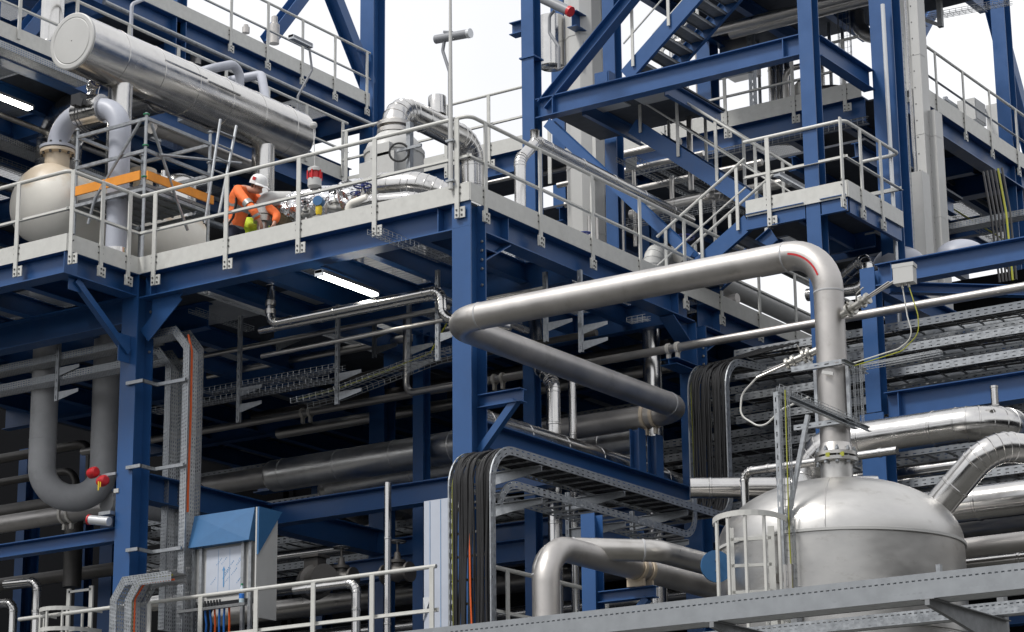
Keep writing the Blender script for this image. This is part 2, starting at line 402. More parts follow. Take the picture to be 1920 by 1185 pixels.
def pipe(label,pts,r,mats=None,R=None,seg=8,name='pipe',group=None,welds=(),n=22,cat='pipe',clamps=()):
    mats=mats or PIPEG;path=fil(pts,R or r*3,seg)
    t=T(name,label,cat,path[0] if path[0][2]<path[-1][2] else path[-1],group)
    part('pipe_run',MB().tube(path,r,n),mats,t)
    for c,d in welds:part('weld_seam',MB().lathe([(r*.99,-.014),(r+.004,-.008),(r+.004,.008),(r*.99,.014)],c,d,n,cap=False),GREY,t)
    for c,d,side in clamps:
        k=MB()
        for o in (-.08,.08):
            k.lathe([(r+.002,-.025),(r+.022,-.025),(r+.022,.025),(r+.002,.025)],add(c,d,o),d,20,cap=False)
            k.obox(add(add(add(c,d,o-.025),side,-.03),(0,0,-r-.11)),mul(d,.05),mul(side,.06),(0,0,.10))
        part('clamp',k,CREAM,t)
    return t
def handrail(label,pts,posts,floor,outs,h=1.15,toe=.19,group=None,mid=True,bracket=True,pw=.07,ends=()):
    """pts: xy corner points at floor level; posts: list of (segment, pixel) ; outs: outward normal per segment"""
    t=T('handrail',label,'handrail',(*pts[0],floor),group)
    top=fil([(*p,floor+h) for p in pts],.12,5);part('top_rail',MB().tube(top,.029,10),WHITE,t)
    if mid:
        mbm=MB()
        for i in range(len(pts)-1):
            a,b=(*pts[i],floor+h*.5),(*pts[i+1],floor+h*.5);o=(*outs[i],0);d=nrm(sub(b,a))
            mbm.extr([(-.028,-.028),(.028,-.028),(.028,-.021),(-.021,-.021),(-.021,.028),(-.028,.028)],add(a,d,-.02),add(b,d,.02))
        part('mid_rail',mbm,WHITE,t)
    if toe:
        m2=MB()
        for i in range(len(pts)-1):
            a,b=(*pts[i],floor),(*pts[i+1],floor);o=(*outs[i],0);d=sub(b,a)
            m2.obox(add(add(a,o,.0+.004*i),(0,0,-.07)),mul(o,.01),d,(0,0,toe+.07))
        part('toe_board',m2,WHITE,t)
    for s,px in posts:
        a=(*pts[s],floor);ax=0 if abs(pts[s+1][0]-pts[s][0])>abs(pts[s+1][1]-pts[s][1]) else 1
        p=mv(a,ax,px) if px>-9000 else add(a,(0,0,0));o=(*outs[s],0);d=nrm(sub((*pts[s+1],floor),a))
        q=MB();q.m=0
        lo=-.16 if bracket else 0
        q.obox(add(add(add(p,o,.016),d,-pw/2),(0,0,lo)),mul(d,pw),mul(o,.022),(0,0,h-.02-lo))
        post=None;qm=q
        if bracket:
            post=part('post',q,WHITE,t);q=MB();q.m=0
            q.obox(add(add(add(p,o,.016),d,-pw/2-.0),(0,0,-.30)),mul(d,pw),mul(o,.022),(0,0,.14))
            q.obox(add(add(add(p,o,-.0),d,-.05),(0,0,-.30)),mul(d,.17),mul(o,.0155),(0,0,.155))
            bq=MB()
            for u,v in ((.07,-.26),(.07,-.19),(0.,-.26),(0.,-.19)):
                bq.obox(add(add(add(p,o,.0156 if u else .0385),d,u-.011),(0,0,v-.011)),mul(d,.022),mul(o,.012),(0,0,.022))
            for u in (-.035,.035):
                for v in (.05,.14):bq.obox(add(add(add(p,o,.012),d,u*1.25-.011),(0,0,v-.011)),mul(d,.022),mul(o,.012),(0,0,.022))
        part('bracket' if post else 'post',q,WHITE,post or t)
        if bracket:part('bolt',bq,BOLT,post)
    return t
def tray(label,path,W,w,h=.1,kind='perf',bedm=None,group=None,rung=.3,bed=True,name='cable_tray',cat='cable tray',hang=()):
    """cable tray swept along a path; W is the width direction, sides stand along the path normal"""
    t=T(name,label,cat,min(path,key=lambda p:p[2]),group);W=nrm(W)
    pm={'perf':PERF,'ladder':PERF2,'deep':PERFN}[kind]
    for sgn in (-1,1):
        q=MB();q.m=1;q.sweep([(sgn*w/2,0),(sgn*w/2,h)],path,W);q.m=0
        q.sweep([(sgn*w/2,h),(sgn*(w/2-.02),h)],path,W);q.sweep([(sgn*w/2,0),(sgn*(w/2-.02),0)],path,W)
        part('side_rail',q,[GALV,pm],t)
    if kind!='ladder':
        q=MB();q.sweep([(-w/2,.002),(w/2,.002)],path,W);part('tray_bed',q,bedm or PERFB,t)
    else:
        q=MB();acc=.1
        for i in range(1,len(path)):
            a,b=path[i-1],path[i];l=ln(sub(b,a));d=nrm(sub(b,a));N=nrm(cross(W,d))
            while acc<l:
                c=add(add(a,d,acc),N,.02);q.obox(add(add(c,W,-w/2+.003),d,-.015),mul(W,w-.006),mul(d,.03),mul(N,.02));acc+=rung
            acc-=l
        part('rungs',q,GALVD,t)
    return t
def basket(label,path,W,w=.2,h=.06,step=.1,group=None,r=.0035,mat_=None):
    t=MB();W=nrm(W)
    pr=[(-w/2,h),(-w/2,h*.4),(-w/2,0),(-w/6,0),(w/6,0),(w/2,0),(w/2,h*.4),(w/2,h)]
    off=[]
    for i in range(len(path)):
        a=nrm(sub(path[i],path[i-1])) if i else nrm(sub(path[1],path[0]));b=nrm(sub(path[i+1],path[i])) if i<len(path)-1 else a
        off.append(nrm(cross(W,nrm(add(a,b)))))
    for p,q in pr:t.tube([add(add(c,W,p),N,q) for c,N in zip(path,off)],r,4,smooth=False)
    acc=0.
    for i in range(1,len(path)):
        a,b=path[i-1],path[i];l=ln(sub(b,a));d=nrm(sub(b,a));N=nrm(cross(W,d))
        while acc<l:
            c=add(a,d,acc);t.tube([add(add(c,W,p),N,q-r*1.5) for p,q in ((-w/2,h),(-w/2,0),(w/2,0),(w/2,h))],r,4,smooth=False);acc+=step
        acc-=l
    return one('wire_basket_tray',t,mat_ or GALV,label,'cable tray',group)
def cable(pts,r,mb,n=6):mb.tube(pts,r,n);return mb
X,Y,Z=(1,0,0),(0,1,0),(0,0,1)
ZF=12.28      # main platform floor
# ================================================================ ground and backdrop
g=MB();g.box((-1500,-1500,-.3),(1500,1500,0));struct('ground',g,CONC)
g=MB();g.box((-40,-30,.004),(40,13,.03));struct('bounce_slab',g,SLAB)  # unseen added slab, paler than the ground, bounces light onto undersides
def baffle(label,lo,hi,m=BAFFLEM,ribs=True):  # added dark boxes that hold back sky light and darken reflections
    t=T('sky_baffle',label,'light baffle',((lo[0]+hi[0])/2,(lo[1]+hi[1])/2,lo[2]))
    q=MB();q.box(lo,hi);part('wall',q,m,t)
    q=MB()
    k=lo[0]
    while k<hi[0]:q.box((k,lo[1]-.05,lo[2]+.2),(k+.12,lo[1]-.002,hi[2]-.2));k+=.9
    if ribs:part('baffle_rib',q,m,t)
    q=MB();q.box((lo[0]-.2,lo[1]-.2,hi[2]+.002),(hi[0]+.2,hi[1]+.2,hi[2]+.25));part('baffle_edge',q,m,t)
baffle('long added dark sky-blocking hall standing in the shade behind the pipe racks',(-15.1,14.7,0),(-2.6,20,12.9))
baffle('added dark sky-blocking hall behind the right end of the pipe rack',(-2.5,16.2,0),(16,20,14.6))
baffle('tall added dark sky-blocking hall behind the left end of the platforms',(-45,14.7,0),(-15.3,24,19.6),ribs=False)
baffle('long unseen added sky-blocking hall across the yard, behind the photographer',(-90,-75,0),(110,-52,13))
baffle('unseen added sky-blocking hall at the right end of the yard',(58,-50,0),(80,60,24))
baffle('unseen added sky-blocking hall at the left end of the yard',(-95,-50,0),(-62,60,26))
# ================================================================ main platform
PALE=[(575,505),(438,533),(500,553),(70,548),(147,634),(30,490),(705,490),(680,500),(740,478),(795,467),(830,452),(775,517),(955,473),(930,482)]
for (a,b,c,d) in ((600,612,740,656),(700,607,790,642),(485,678,550,700),(400,655,550,702),(1000,560,1060,590),(1120,560,1180,575),(20,600,60,590)):
    PALE+=[(a+(c-a)*k/6,b+(d-b)*k/6) for k in range(7)]
PALE=[P(*p,z=12.24)[:2] for p in PALE]
def deck_grid(t,x0,x1,y0,y1,zt,nx,ny,h=.3,edge=BLUE,skip=(),pale=.55,seed=1,plates=True):
    """secondary beams along y, cross beams along x and deck sheets laid on them"""
    rnd=random.Random(seed);dx=(x1-x0)/nx;dy=(y1-y0)/ny
    for i in range(1,nx):
        x=x0+i*dx;part('secondary_beam',MB().ibeam((x,y0+.16,zt-.05-h/2),(x,y1-.16,zt-.05-h/2),h,.15,.014,.01),edge,t)
    for j in range(1,ny):
        y=y0+j*dy;part('cross_beam',MB().ibeam((x0+.16,y,zt-.052-.42/2),(x1-.16,y,zt-.052-.42/2),.415,.18,.016,.01),edge,t)
    if plates:
        for i in range(nx):
            for j in range(ny):
                q=MB()
                n=2 if zt!=ZF else 3
                for k in range(n):
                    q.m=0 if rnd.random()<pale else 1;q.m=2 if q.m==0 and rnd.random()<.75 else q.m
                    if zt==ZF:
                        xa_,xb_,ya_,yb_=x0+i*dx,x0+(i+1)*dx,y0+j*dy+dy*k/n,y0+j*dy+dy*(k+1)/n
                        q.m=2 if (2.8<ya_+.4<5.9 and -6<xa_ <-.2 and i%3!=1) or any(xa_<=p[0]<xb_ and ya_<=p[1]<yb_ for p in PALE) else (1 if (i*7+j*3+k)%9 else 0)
                    
                    a=y0+j*dy+dy*k/n;q.box((x0+i*dx+.004,a+.004,zt-.045),(x0+(i+1)*dx-.004,a+dy/n-.004,zt-.01))
                part('deck_panel',q,[DECK,DECKD,GRATE],t)
def column(t,x,y,z0,z1,h=.37,b=.31,m=BLUE,tf=.022,name='column',bolts=()):
    o=part(name,MB().ibeam((x,y,z0),(x,y,z1),h,b,tf,.014,up=Y),m,t)
    if bolts:
        q=MB()
        for z in bolts:q.lathe([(.022,0),(.022,.014),(.014,.018)],(x+b/2-.05,y+h/2-tf-.002,z),(0,-1,0),8)
        part('bolt',q,VALVE,t)
    return o
PL=T('steel_platform','main blue steel platform that carries the scaffold, the workers and the long silver drum','platform',(0,0,0))
for x in (-.14,-6.2,-12.3):
    for y in (.19,6.25,12.3):
        if y<1:column(PL,x,y,0.02,11.86 if x>-1 else 12.0,bolts=[11.72-.13*i for i in range(4)]+[11.1])
        else:column(PL,x,y,0.02,11.84,h=.33,bolts=[11.5-.13*i for i in range(5)] if x>-1 else ())
# corner column head and edge beams
part('column_head',MB().ibeam((-.14,.19,11.862),(-.14,.19,12.24),.37,.31,.022,.014,up=Y),BLUE,PL)
part('edge_beam',MB().ibeam((-.30,.17,12.045),(-6.04,.17,12.045),.385,.29,.018,.012),BLUE,PL)
part('edge_beam',MB().ibeam((-.14,.385,12.045),(-.14,6.08,12.045),.385,.29,.018,.012),BLUE,PL)
part('edge_beam',MB().ibeam((-.14,6.42,12.045),(-.14,13.7,12.045),.385,.29,.018,.012),BLUE,PL)
part('edge_beam',MB().ibeam((-6.36,.17,11.72),(-14,.17,11.72),.42,.29,.018,.012),BLUE,PL)
part('edge_beam',MB().ibeam((-6.08,-1.40,12.06),(-14.,-1.40,12.06),.35,.27,.018,.012),BLUE,PL)
part('end_plate',MB().box((-6.0795,-1.535,11.885),(-6.066,-1.265,12.235)),BLUE,PL)
part('column_head',MB().ibeam((-6.2,.19,12.002),(-6.2,.19,12.24),.37,.31,.022,.014,up=Y),BLUE,PL)
part('edge_beam',MB().ibeam((-6.20,-1.262,12.06),(-6.20,-.0,12.06),.35,.27,.018,.012),BLUE,PL)
part('edge_beam',MB().ibeam((-.3,12.3,12.03),(-14,12.3,12.03),.385,.29,.018,.012),BLUE,PL)
q=MB()
for x in (-.55,-5.82):q.box((x-.008,.03,11.87),(x+.008,.31,12.22))
for y in (.95,5.6,6.9,9.2,11.4):q.box((-.27,y-.008,11.87),(-.005,y+.008,12.22))
part('web_stiffener',q,BLUE,PL)
def haunch(pts,o,w):
    q=MB();a=[*pts];d=o
    k=q.vs(pts+[add(p,d) for p in pts]);n=len(pts);q.face(range(k,k+n));q.face(range(k+2*n-1,k+n-1,-1))
    for i in range(n):q.face((k+(i+1)%n,k+i,k+n+i,k+n+(i+1)%n))
    return q
for y in (.38,6.43):
    q=haunch([(-.147,y,11.45),(-.147,y+.62,11.84),(-.147,y,11.84)],(.014,0,0),0)
    q.bar((-.14,y,11.45),(-.14,y+.64,11.83),.26,.016)
    q.bar((-.14,y,11.63),(-.14,y+.3,11.635),.26,.014)
    part('haunch',q,BLUE,PL)
q=haunch([(-.147,6.08,11.45),(-.147,5.45,11.84),(-.147,6.08,11.84)],(.014,0,0),0);q.bar((-.14,6.08,11.45),(-.14,5.45,11.83),.26,.016);part('haunch',q,BLUE,PL)
q=haunch([(-5.90,.163,11.25),(-5.3,.163,11.84),(-5.90,.163,11.84)],(0,.014,0),0);q.bar((-6.04,.17,11.3),(-5.4,.17,11.84),.26,.016,up=(0,1,0));part('haunch',q,BLUE,PL)
# knee brace under the projecting corner
a=P(161,470,x=-6.17);b=P(237,632,x=-6.17)
q=MB();q.bar((-6.17,-1.2,11.86),(-6.17,-.06,11.02),.10,.10);q.obox((-6.178,-.25,10.86),(.016,0,0),(0,.245,0),(0,0,.42));q.obox((-6.178,-1.33,11.70),(.016,0,0),(0,.3,0),(0,0,.18));part('knee_brace',q,BLUE,PL)
deck_grid(PL,-6.05,-.12,.12,14.5,ZF,6,5,seed=5,pale=.42)
deck_grid(PL,-14,-6.06,-1.38,14.5,ZF,7,5,seed=9,pale=.35)
# intermediate and lower frames of the same platform
part('edge_beam',MB().ibeam((-.13,.385,9.02),(-.13,6.08,9.02),.36,.27,.018,.012),BLUE,PL)
part('edge_beam',MB().ibeam((-.3,6.25,8.9),(-6.04,6.25,8.9),.4,.29,.018,.012),BLUE,PL)
zq_=P(100,1021,y=.17)[2];part('edge_beam',MB().ibeam((-6.36,.17,zq_),(-14,.17,zq_),.21,.2,.016,.012),BLUE,PL)
part('edge_beam',MB().ibeam((-6.18,.385,9.05),(-6.18,6.08,9.05),.4,.29,.018,.012),BLUE,PL)
part('edge_beam',MB().ibeam((-6.05,3.2,9.05),(-.3,3.2,9.05),.34,.25,.018,.012),BLUE,PL)
part('edge_beam',MB().ibeam((-6.05,4.9,8.35),(-.3,4.9,8.35),.34,.25,.018,.012),BLUE,PL)
part('edge_beam',MB().ibeam((-.1,.385,5.85),(-.1,12.1,5.85),.36,.27,.018,.012),BLUE,PL)
part('edge_beam',MB().ibeam((-.3,.17,5.85),(-14,.17,5.85),.36,.27,.018,.012),BLUE,PL)
for x in (-2.,-4.1):part('post',MB().ibeam((x,4.5,6),(x,4.5,12.),.2,.2,.014,.01,up=Y),BLUE,PL)
part('post',MB().ibeam((-1.9,2.4,11.15),(-1.9,2.4,11.8),.16,.16,.014,.01,up=Y),BLUE,PL)
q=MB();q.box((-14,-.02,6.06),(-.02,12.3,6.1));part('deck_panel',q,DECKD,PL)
# bracket that carries the bent pipe
pb=P(966,655,x=.85)
q=MB();q.ibeam((.02,.2,9.42),(.72,.2,9.42),.18,.16,.012,.01);part('pipe_bracket',q,BLUE,PL)
q=MB();q.bar((.02,.2,8.75),(.6,.2,9.36),.10,.10,up=Y);part('bracket_brace',q,BLUE,PL)
# short posts on the lower edge beam that carry the far end of the pipe
for y in (4.5,5.0):
    q=MB();q.ibeam((-.13,y,9.205),(-.13,y,9.86),.16,.2,.012,.01,up=X);part('post',q,BLUE,PL)
# handrails of the main platform
handrail('white handrail along the projecting left end of the main platform, before the cream vessel',[(-14,-1.53),(-6.03,-1.53),(-6.03,.0)],[(0,32),(0,135),(1,187),(1,238)],ZF,[(0,-1),(1,0)])
handrail('long white handrail turning the main corner above the tall blue column',[(-6.03,-.02),(0.02,-.02),(.02,13.7)],
   [(0,290),(0,425),(0,561),(0,704),(0,859),(1,908),(1,1011),(1,1109),(1,1199),(1,1283),(1,1351),(1,1423),(1,1492)],ZF,[(0,-1),(1,0)])
# lower platform handrails
handrail('white handrail of the lower level in front of the cabinet with the blue hood',[(-8.2,-.02),(-.55,-.02)],[(0,278),(0,375),(0,480),(0,588),(0,699),(0,812)],6.09,[(0,-1)],toe=.0,bracket=False)
handrail('white handrail of the lower level running back behind the bent stainless pipe',[(.02,.45),(.02,8.5)],[(0,950),(0,1047),(0,1138),(0,1220)],6.09,[(1,0)],toe=.0,bracket=False)
# ================================================================ stair tower
YT=6.12
TW=T('stair_tower','blue steel stair tower with zigzag flights standing right of the main platform','stair tower',(0,YT,0))
cl=P(990,200,y=6);cr=P(1516,200,y=6)
xl,xr=cl[0],cr[0]
zb=P(1280,116,y=6)[2];ZL2=zb-.06       # top of the main cross beam
column(TW,xl,YT,12.3,zb+.75,h=.24,b=.24,tf=.016)
q=MB();q.ibeam((xl,YT,zb+.78),(xl,YT,21),.24,.24,.016,.012,up=Y);q.box((xl-.15,YT-.15,zb+.752),(xl+.15,YT+.15,zb+.778));part('column',q,BLUE,TW)
column(TW,xr,YT,5,21,h=.24,b=.24,tf=.016)
column(TW,2.48,8.28,5,22,h=.34,b=.40,tf=.02)
xbl=P(1149,150,y=8.28)[0]
column(TW,xbl,8.28,12.3,21,h=.24,b=.24,tf=.016)
part('cross_beam',MB().ibeam((xl+.13,YT,zb-.17),(xr-.13,YT,zb-.17),.34,.2,.016,.012),BLUE,TW)
q=MB();q.box((xl+.46,YT-.1,zb-.33),(xl+.475,YT+.1,zb-.02));q.box((xr-.42,YT-.1,zb-.33),(xr-.405,YT+.1,zb-.02));part('web_stiffener',q,BLUE,TW)
part('cross_beam',MB().ibeam((xr+.05,YT+.13,zb-.18),(xr+.05,8.1,zb-.18),.34,.2,.016,.012),BLUE,TW)
a=P(1030,186,y=YT);b=P(1190,-12,y=YT);d=nrm(sub(b,a))
part('brace',MB().ibeam(add(a,d,-.15),add(b,d,1.5),.2,.2,.014,.01),BLUE,TW)
a=P(1030,232,y=YT);b=P(1300,482,y=YT)
part('brace',MB().ibeam(a,b,.17,.17,.014,.01,up=(0,1,.01)),BLUE,TW)
part('stub_beam',MB().ibeam((xl-.13,YT,P(970,55,y=YT)[2]),(xl-.38,YT,P(970,55,y=YT)[2]),.22,.2,.014,.01),BLUE,TW)
# landings
ZR=13.42;x0r=P(1400,395,y=6)[0]
q=MB();q.box((x0r,6.0,ZR-.03),(2.75,7.95,ZR));part('landing_deck',q,DECKD,TW)
q=MB()
for (a,b) in (((x0r,6.02),(xr-.14,6.02)),((xr+.14,6.02),(2.75,6.02)),((x0r,7.93),(2.27,7.93))):q.chan((*a,ZR-.17),(*b,ZR-.17),.26,.07,.012,side=1)
q.chan((2.74,6.1,ZR-.17),(2.74,7.9,ZR-.17),.26,.07,.012,side=-1)
q.chan((x0r+.9,6.1,ZR-.17),(x0r+.9,7.9,ZR-.17),.24,.07,.012,side=-1)
part('landing_edge_beam',q,BLUE,TW)
xL1=P(1240,160,y=6)[0]
q=MB();q.box((xl+.1,6.24,zb-.12),(xL1,8.1,zb-.09));part('landing_deck',q,DECKD,TW)
q=MB();q.m=0
for x,y in ((-2.3,6.4),(-1.35,6.5)):q.box((x,y,zb-.145),(x+.75,y+.5,zb-.122))
part('landing_deck_patch',q,DECK,TW)
q=MB()
for x in (xl+.9,xL1-.1):q.chan((x,6.26,zb-.26),(x,8.1,zb-.26),.26,.08,.012,side=1)
part('landing_edge_beam',q,BLUE,TW)
handrail('white handrail round the stair landing halfway up the tower, lamp clipped on it',[(x0r,5.98),(2.77,5.98),(2.77,7.9),(2.1,7.9)],[(0,1444),(1,1578),(1,1615),(1,1653)],ZR-.01,[(0,-1),(1,0),(0,1)],bracket=True)
# flights
def flight(label,A,B,y0,y1,side_rails=(),dep=.27,step=.19):
    """stair between foot A=(x,z) and head B=(x,z)"""
    t=T('stair_flight',label,'stairs',(min(A[0],B[0]),y0,min(A[1],B[1])));W=T
    d=nrm((B[0]-A[0],0,B[1]-A[1]));n=(-d[2],0,d[0]);n=n if n[2]>0 else mul(n,-1)
    for y,s in ((y0,1),(y1,-1)):
        q=MB();q.chan((A[0],y,A[1]),(B[0],y,B[1]),dep,.07,.01,up=n,side=1 if (d[0]*s)<0 else -1)
        part('stringer',q,BLUE,t)
    k=int(abs(B[1]-A[1])/step);lo,hi=(A,B) if A[1]<B[1] else (B,A)
    for i in range(1,k+1):
        f=i/(k+1.);x=lo[0]+(hi[0]-lo[0])*f;z=lo[1]+(hi[1]-lo[1])*f
        q=MB();q.m=0;q.box((x-.13,y0+.012,z-.012),(x+.13,y1-.012,z+.015));q.m=1
        q.box((x-.13,y0+.014,z-.04),(x-.12,y1-.014,z-.0125));q.box((x+.12,y0+.014,z-.04),(x+.13,y1-.014,z-.0125))
        part('tread',q,[GALVD,GALV],t)
    for y in side_rails:
        for nm,hh,r in (('hand_rail',1.02,.024),('mid_rail',.55,.016)):
            part(nm,MB().tube([(A[0],y,A[1]+hh),(B[0],y,B[1]+hh)],r,8),WHITE,t)
        q=MB();L_=hypot(B[0]-A[0],B[1]-A[1]);c=max(2,int(L_/.85))
        for i in range(c+1):
            f=(i+.25)/(c+.5);x=A[0]+(B[0]-A[0])*f;z=A[1]+(B[1]-A[1])*f;q.box((x-.025,y-.012,z-.02),(x+.025,y+.012,z+1.0))
        part('baluster',q,WHITE,t)
    return t
flight('lowest stair flight, from the main platform up to the lamp-lit landing',(x0r-1.62,12.30),(x0r-.0,ZR-.14),6.03,6.9,(6.0,6.93))
a=P(1185,236,y=7.02);b=P(1440,398,y=7.02)
flight('middle stair flight with white rails sloping down to the right',(a[0],a[2]),(b[0],b[2]),7.02,7.9,(6.99,7.93))
a=P(1172,142,y=6.25);b=P(1300,-4,y=6.25);d=nrm(sub(b,a));b=add(b,d,1.4)
flight('upper stair flight seen from below with dark open treads',(a[0],a[2]),(b[0],b[2]),6.25,7.15,(6.22,7.18))
# ================================================================ pipe rack at right
RK=T('pipe_rack','blue steel frame of the pipe rack at the right edge, behind the vessel','pipe rack',(3,6.3,0))
xk=P(1628,560,y=6.2)[0]
column(RK,xk,6.32,10.02,12.24,h=.24,b=.24,tf=.016);column(RK,xk-.03,6.36,0,10.,h=.36,b=.38,tf=.02)
column(RK,xk+6,6.32,0,12.24,h=.24,b=.24)
ztop=P(1700,484,y=6.2)[2];zlow=P(1700,729,y=6.2)[2]
part('rack_beam',MB().ibeam((xk+.13,6.32,ztop-.17),(xk+5.8,6.32,ztop-.17),.34,.24,.016,.012),BLUE,RK)
part('rack_beam',MB().ibeam((xk+.17,6.34,zlow-.2),(xk+5.8,6.34,zlow-.2),.40,.28,.016,.012),BLUE,RK)
q=MB();q.box((xk+.38,6.22,ztop-.33),(xk+.395,6.42,ztop-.01));q.box((xk+.38,6.22,zlow-.37),(xk+.395,6.44,zlow-.02));part('web_stiffener',q,BLUE,RK)
for x in (xk,xk+5.9):part('rack_beam',MB().ibeam((x,6.46,ztop-.2),(x,13.5,ztop-.2),.3,.2,.016,.012),BLUE,RK)
part('plan_brace',MB().ibeam((xk+.2,6.55,ztop-.3),(xk+5.8,11.5,ztop-.3),.16,.16,.014,.01),BLUE,RK)
part('rack_beam',MB().ibeam((-.13,6.45,8.6),(-.13,13.5,8.6),.3,.2,.016,.012),BLUE,RK)
column(RK,xk,12.6,0,12.2,h=.3,b=.3);column(RK,-.14,15.2,0,18.,h=.3,b=.3);column(RK,-6.2,15.2,0,18.,h=.3,b=.3)
part('rack_beam',MB().ibeam((-14,9.0,7.3),(xk+6,9.0,7.3),.36,.25,.016,.012),BLUE,RK)
# ladder trays of the rack, six storeys, running the whole length
zt=[P(1480,p,y=6.62)[2] for p in (637,679,721,764)];zt+=[zt[-1]-.44,zt[-1]-.88,zt[-1]-1.35]
nm=['topmost','second','third','fourth','fifth','sixth','lowest']
def rack_tray(i,y,x0,x1,lab):
    z=zt[i]-.12
    t=tray(lab,[(x0,y,z),(x1,y,z)],(0,-1,0),.55,.12,'ladder',group='ladder trays of the pipe rack',rung=.32)
    return t
for i in range(7):
    rack_tray(i,6.95,.35 if i<4 else -13,10.5,'%s front ladder tray of the rack behind the tall stainless pipe'%nm[i])
for i in range(7):
    rack_tray(i,7.75,-13 if i%2 else -1,10.5,'%s rear ladder tray of the rack, in shade behind the front stack'%nm[i])
for i in (0,1,2,3,4):
    mb=MB()
    for k in range(7):
        r=.012+.006*random.random();y=6.75+.06*k
        mb.tube([(x,y+.03*sin(x*1.7+k),zt[i]-.08+.012*sin(x*2.3+k*2)) for x in [(.5 if i<4 else -12)+j*(.55 if i<4 else 1.2) for j in range(18)]],r,6)
    one('cable_bundle',mb,BLACK,'black cables lying in the %s front ladder tray of the rack'%nm[i],'cables','cables in the rack trays')
# ================================================================ upper levels at the back
UB=T('upper_platform','upper blue platform far behind the stair tower with pale edge boards','platform',(0,14,0))
ZU=18.2
part('edge_beam',MB().ibeam((-7.5,14.05,ZU-.3),(-.68,14.05,ZU-.3),.50,.3,.02,.014),BLUE,UB)
part('edge_beam',MB().ibeam((0,14.2,ZU-.28),(0,30,ZU-.28),.46,.3,.02,.014),BLUE,UB)
part('edge_beam',MB().ibeam((-7.5,19.5,ZU-.3),(0,19.5,ZU-.3),.46,.3,.02,.014),BLUE,UB)
for x,y in ((-.05,19.5),(-7.5,14.05),(-4.2,14.3)):column(UB,x,y,0,24,h=.35,b=.3)
deck_grid(UB,-7.5,-.15,14.2,26,ZU-.04,6,3,h=.28,seed=3,pale=.5)
for a,b in (((1858,0),(1915,215)),):
    p=P(*a,x=-.6);r=P(*b,x=-.6);d=nrm(sub(r,p));part('brace',MB().ibeam(add(p,d,-.8),add(r,d,1.2),.3,.28,.018,.012,up=X),BLUE,UB)
a=P(1760,-10,x=-.8);b=P(1690,120,x=-.8);part('brace',MB().ibeam(a,add(b,sub(b,a),.4),.26,.26,.018,.012,up=X),BLUE,UB)
handrail('white handrail of the far upper platform seen between the tower columns',[(-7.5,13.87),(-.66,13.87)],[(0,1245),(0,1362),(0,1489),(0,1585)],ZU-.02,[(0,-1)],toe=.26)
handrail('white handrail along the top right platform against the sky',[(.17,14.3),(.17,30)],[(0,1701),(0,1756),(0,1808),(0,1858),(0,1908)],ZU-.02,[(1,0)],toe=.26)
# roof decks above
RF=T('roof_deck','dark underside of the highest deck seen between the tower columns at the top','deck',(-1,17,23))
zr_=P(1560,66,y=16)[2];xa0=P(1405,50,y=16)[0];xb0=P(1650,60,y=11)[0]
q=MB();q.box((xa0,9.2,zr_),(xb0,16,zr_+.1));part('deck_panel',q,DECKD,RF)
for k in range(5):
    q=MB();x=xa0+.1+k*(xb0-xa0-.2)/4;q.ibeam((x,9.25,zr_-.16),(x,16,zr_-.16),.3,.16,.014,.01);part('deck_beam',q,BLUE,RF)
q=MB();p=P(1600,60,y=15);q.tube(fil([(p[0],15.2,p[2]+2.5),(p[0],15.2,p[2]-.1),(p[0]+1.2,15.2,p[2]-.2)],.5,6),.14,16);one('drop_pipe',q,STEEL,'fat grey pipe bending down under the highest deck right of the front tower column','pipe')
RF2=T('tower_top_deck','dark deck corner of the tower top at the upper right edge of the picture','deck',(3.5,7,20))
a=P(1735,22,y=13);b=P(1842,0,y=13);q=MB();q.box((P(1700,30,y=13)[0],11.3,a[2]),(b[0],13,a[2]+.1));part('deck_panel',q,DECKD,RF2)
p=P(1762,20,y=12.5);q=MB();q.bar((p[0],12.5,a[2]+.0),(p[0],12.5,P(1767,50,y=12.5)[2]),.09,.09,up=Y);q.bar((p[0]-.02,12.49,P(1767,46,y=12.5)[2]),(p[0]-.42,12.49,P(1752,26,y=12.5)[2]),.06,.06);part('hanger',q,GALVD,RF2)
basket_later=[(P(1728,38,y=13.2),P(1895,6,y=13.2))]
# ================================================================ upper left platforms
UL=T('upper_left_platform','raised blue platform at the upper left behind the silver drum','platform',(-10,4,0))
ZA=17.2
part('edge_beam',MB().ibeam((-10,-6,ZA-.24),(-10,10,ZA-.24),.4,.28,.018,.012),BLUE,UL)
deck_grid(UL,-20,-10.14,-6,10,ZA-.03,8,5,h=.3,seed=11,pale=.45)
for x,y in ((-10.1,9.8),(-14.5,-.2),(-14.5,9.8)):column(UL,x,y,12.3,ZA-.45,h=.3,b=.3)
for x,y in ((-12.7,3.),(-15.,3.2),(-13.5,7.5)):column(UL,x,y,ZA,26,h=.28,b=.28)
a=P(85,15,x=-12.2);b=P(40,70,x=-12.2);part('brace',MB().ibeam(add(b,sub(a,b),-.3),add(a,sub(a,b),1.),.3,.25,.016,.012,up=X),BLUE,UL)
handrail('white handrail of the upper left platform, passing behind the top of the silver drum',[(-9.86,-6),(-9.86,9.9)],[(0,33),(0,139),(0,237),(0,330),(0,420),(0,500),(0,572),(0,640)],ZA,[(1,0)],toe=.2,bracket=False)
tray('punched cable tray running under the edge of the upper left platform',[(-9.7,-6,ZA-.42),(-9.7,2.4,ZA-.42)],X,.3,.12)
TL=T('top_left_platform','highest blue platform at the top left, pipes and white handrail against the sky','platform',(-12,9,0))
ZT=20.34
yA=P(360,15,x=-12)[1];yB=P(697,170,x=-12)[1]
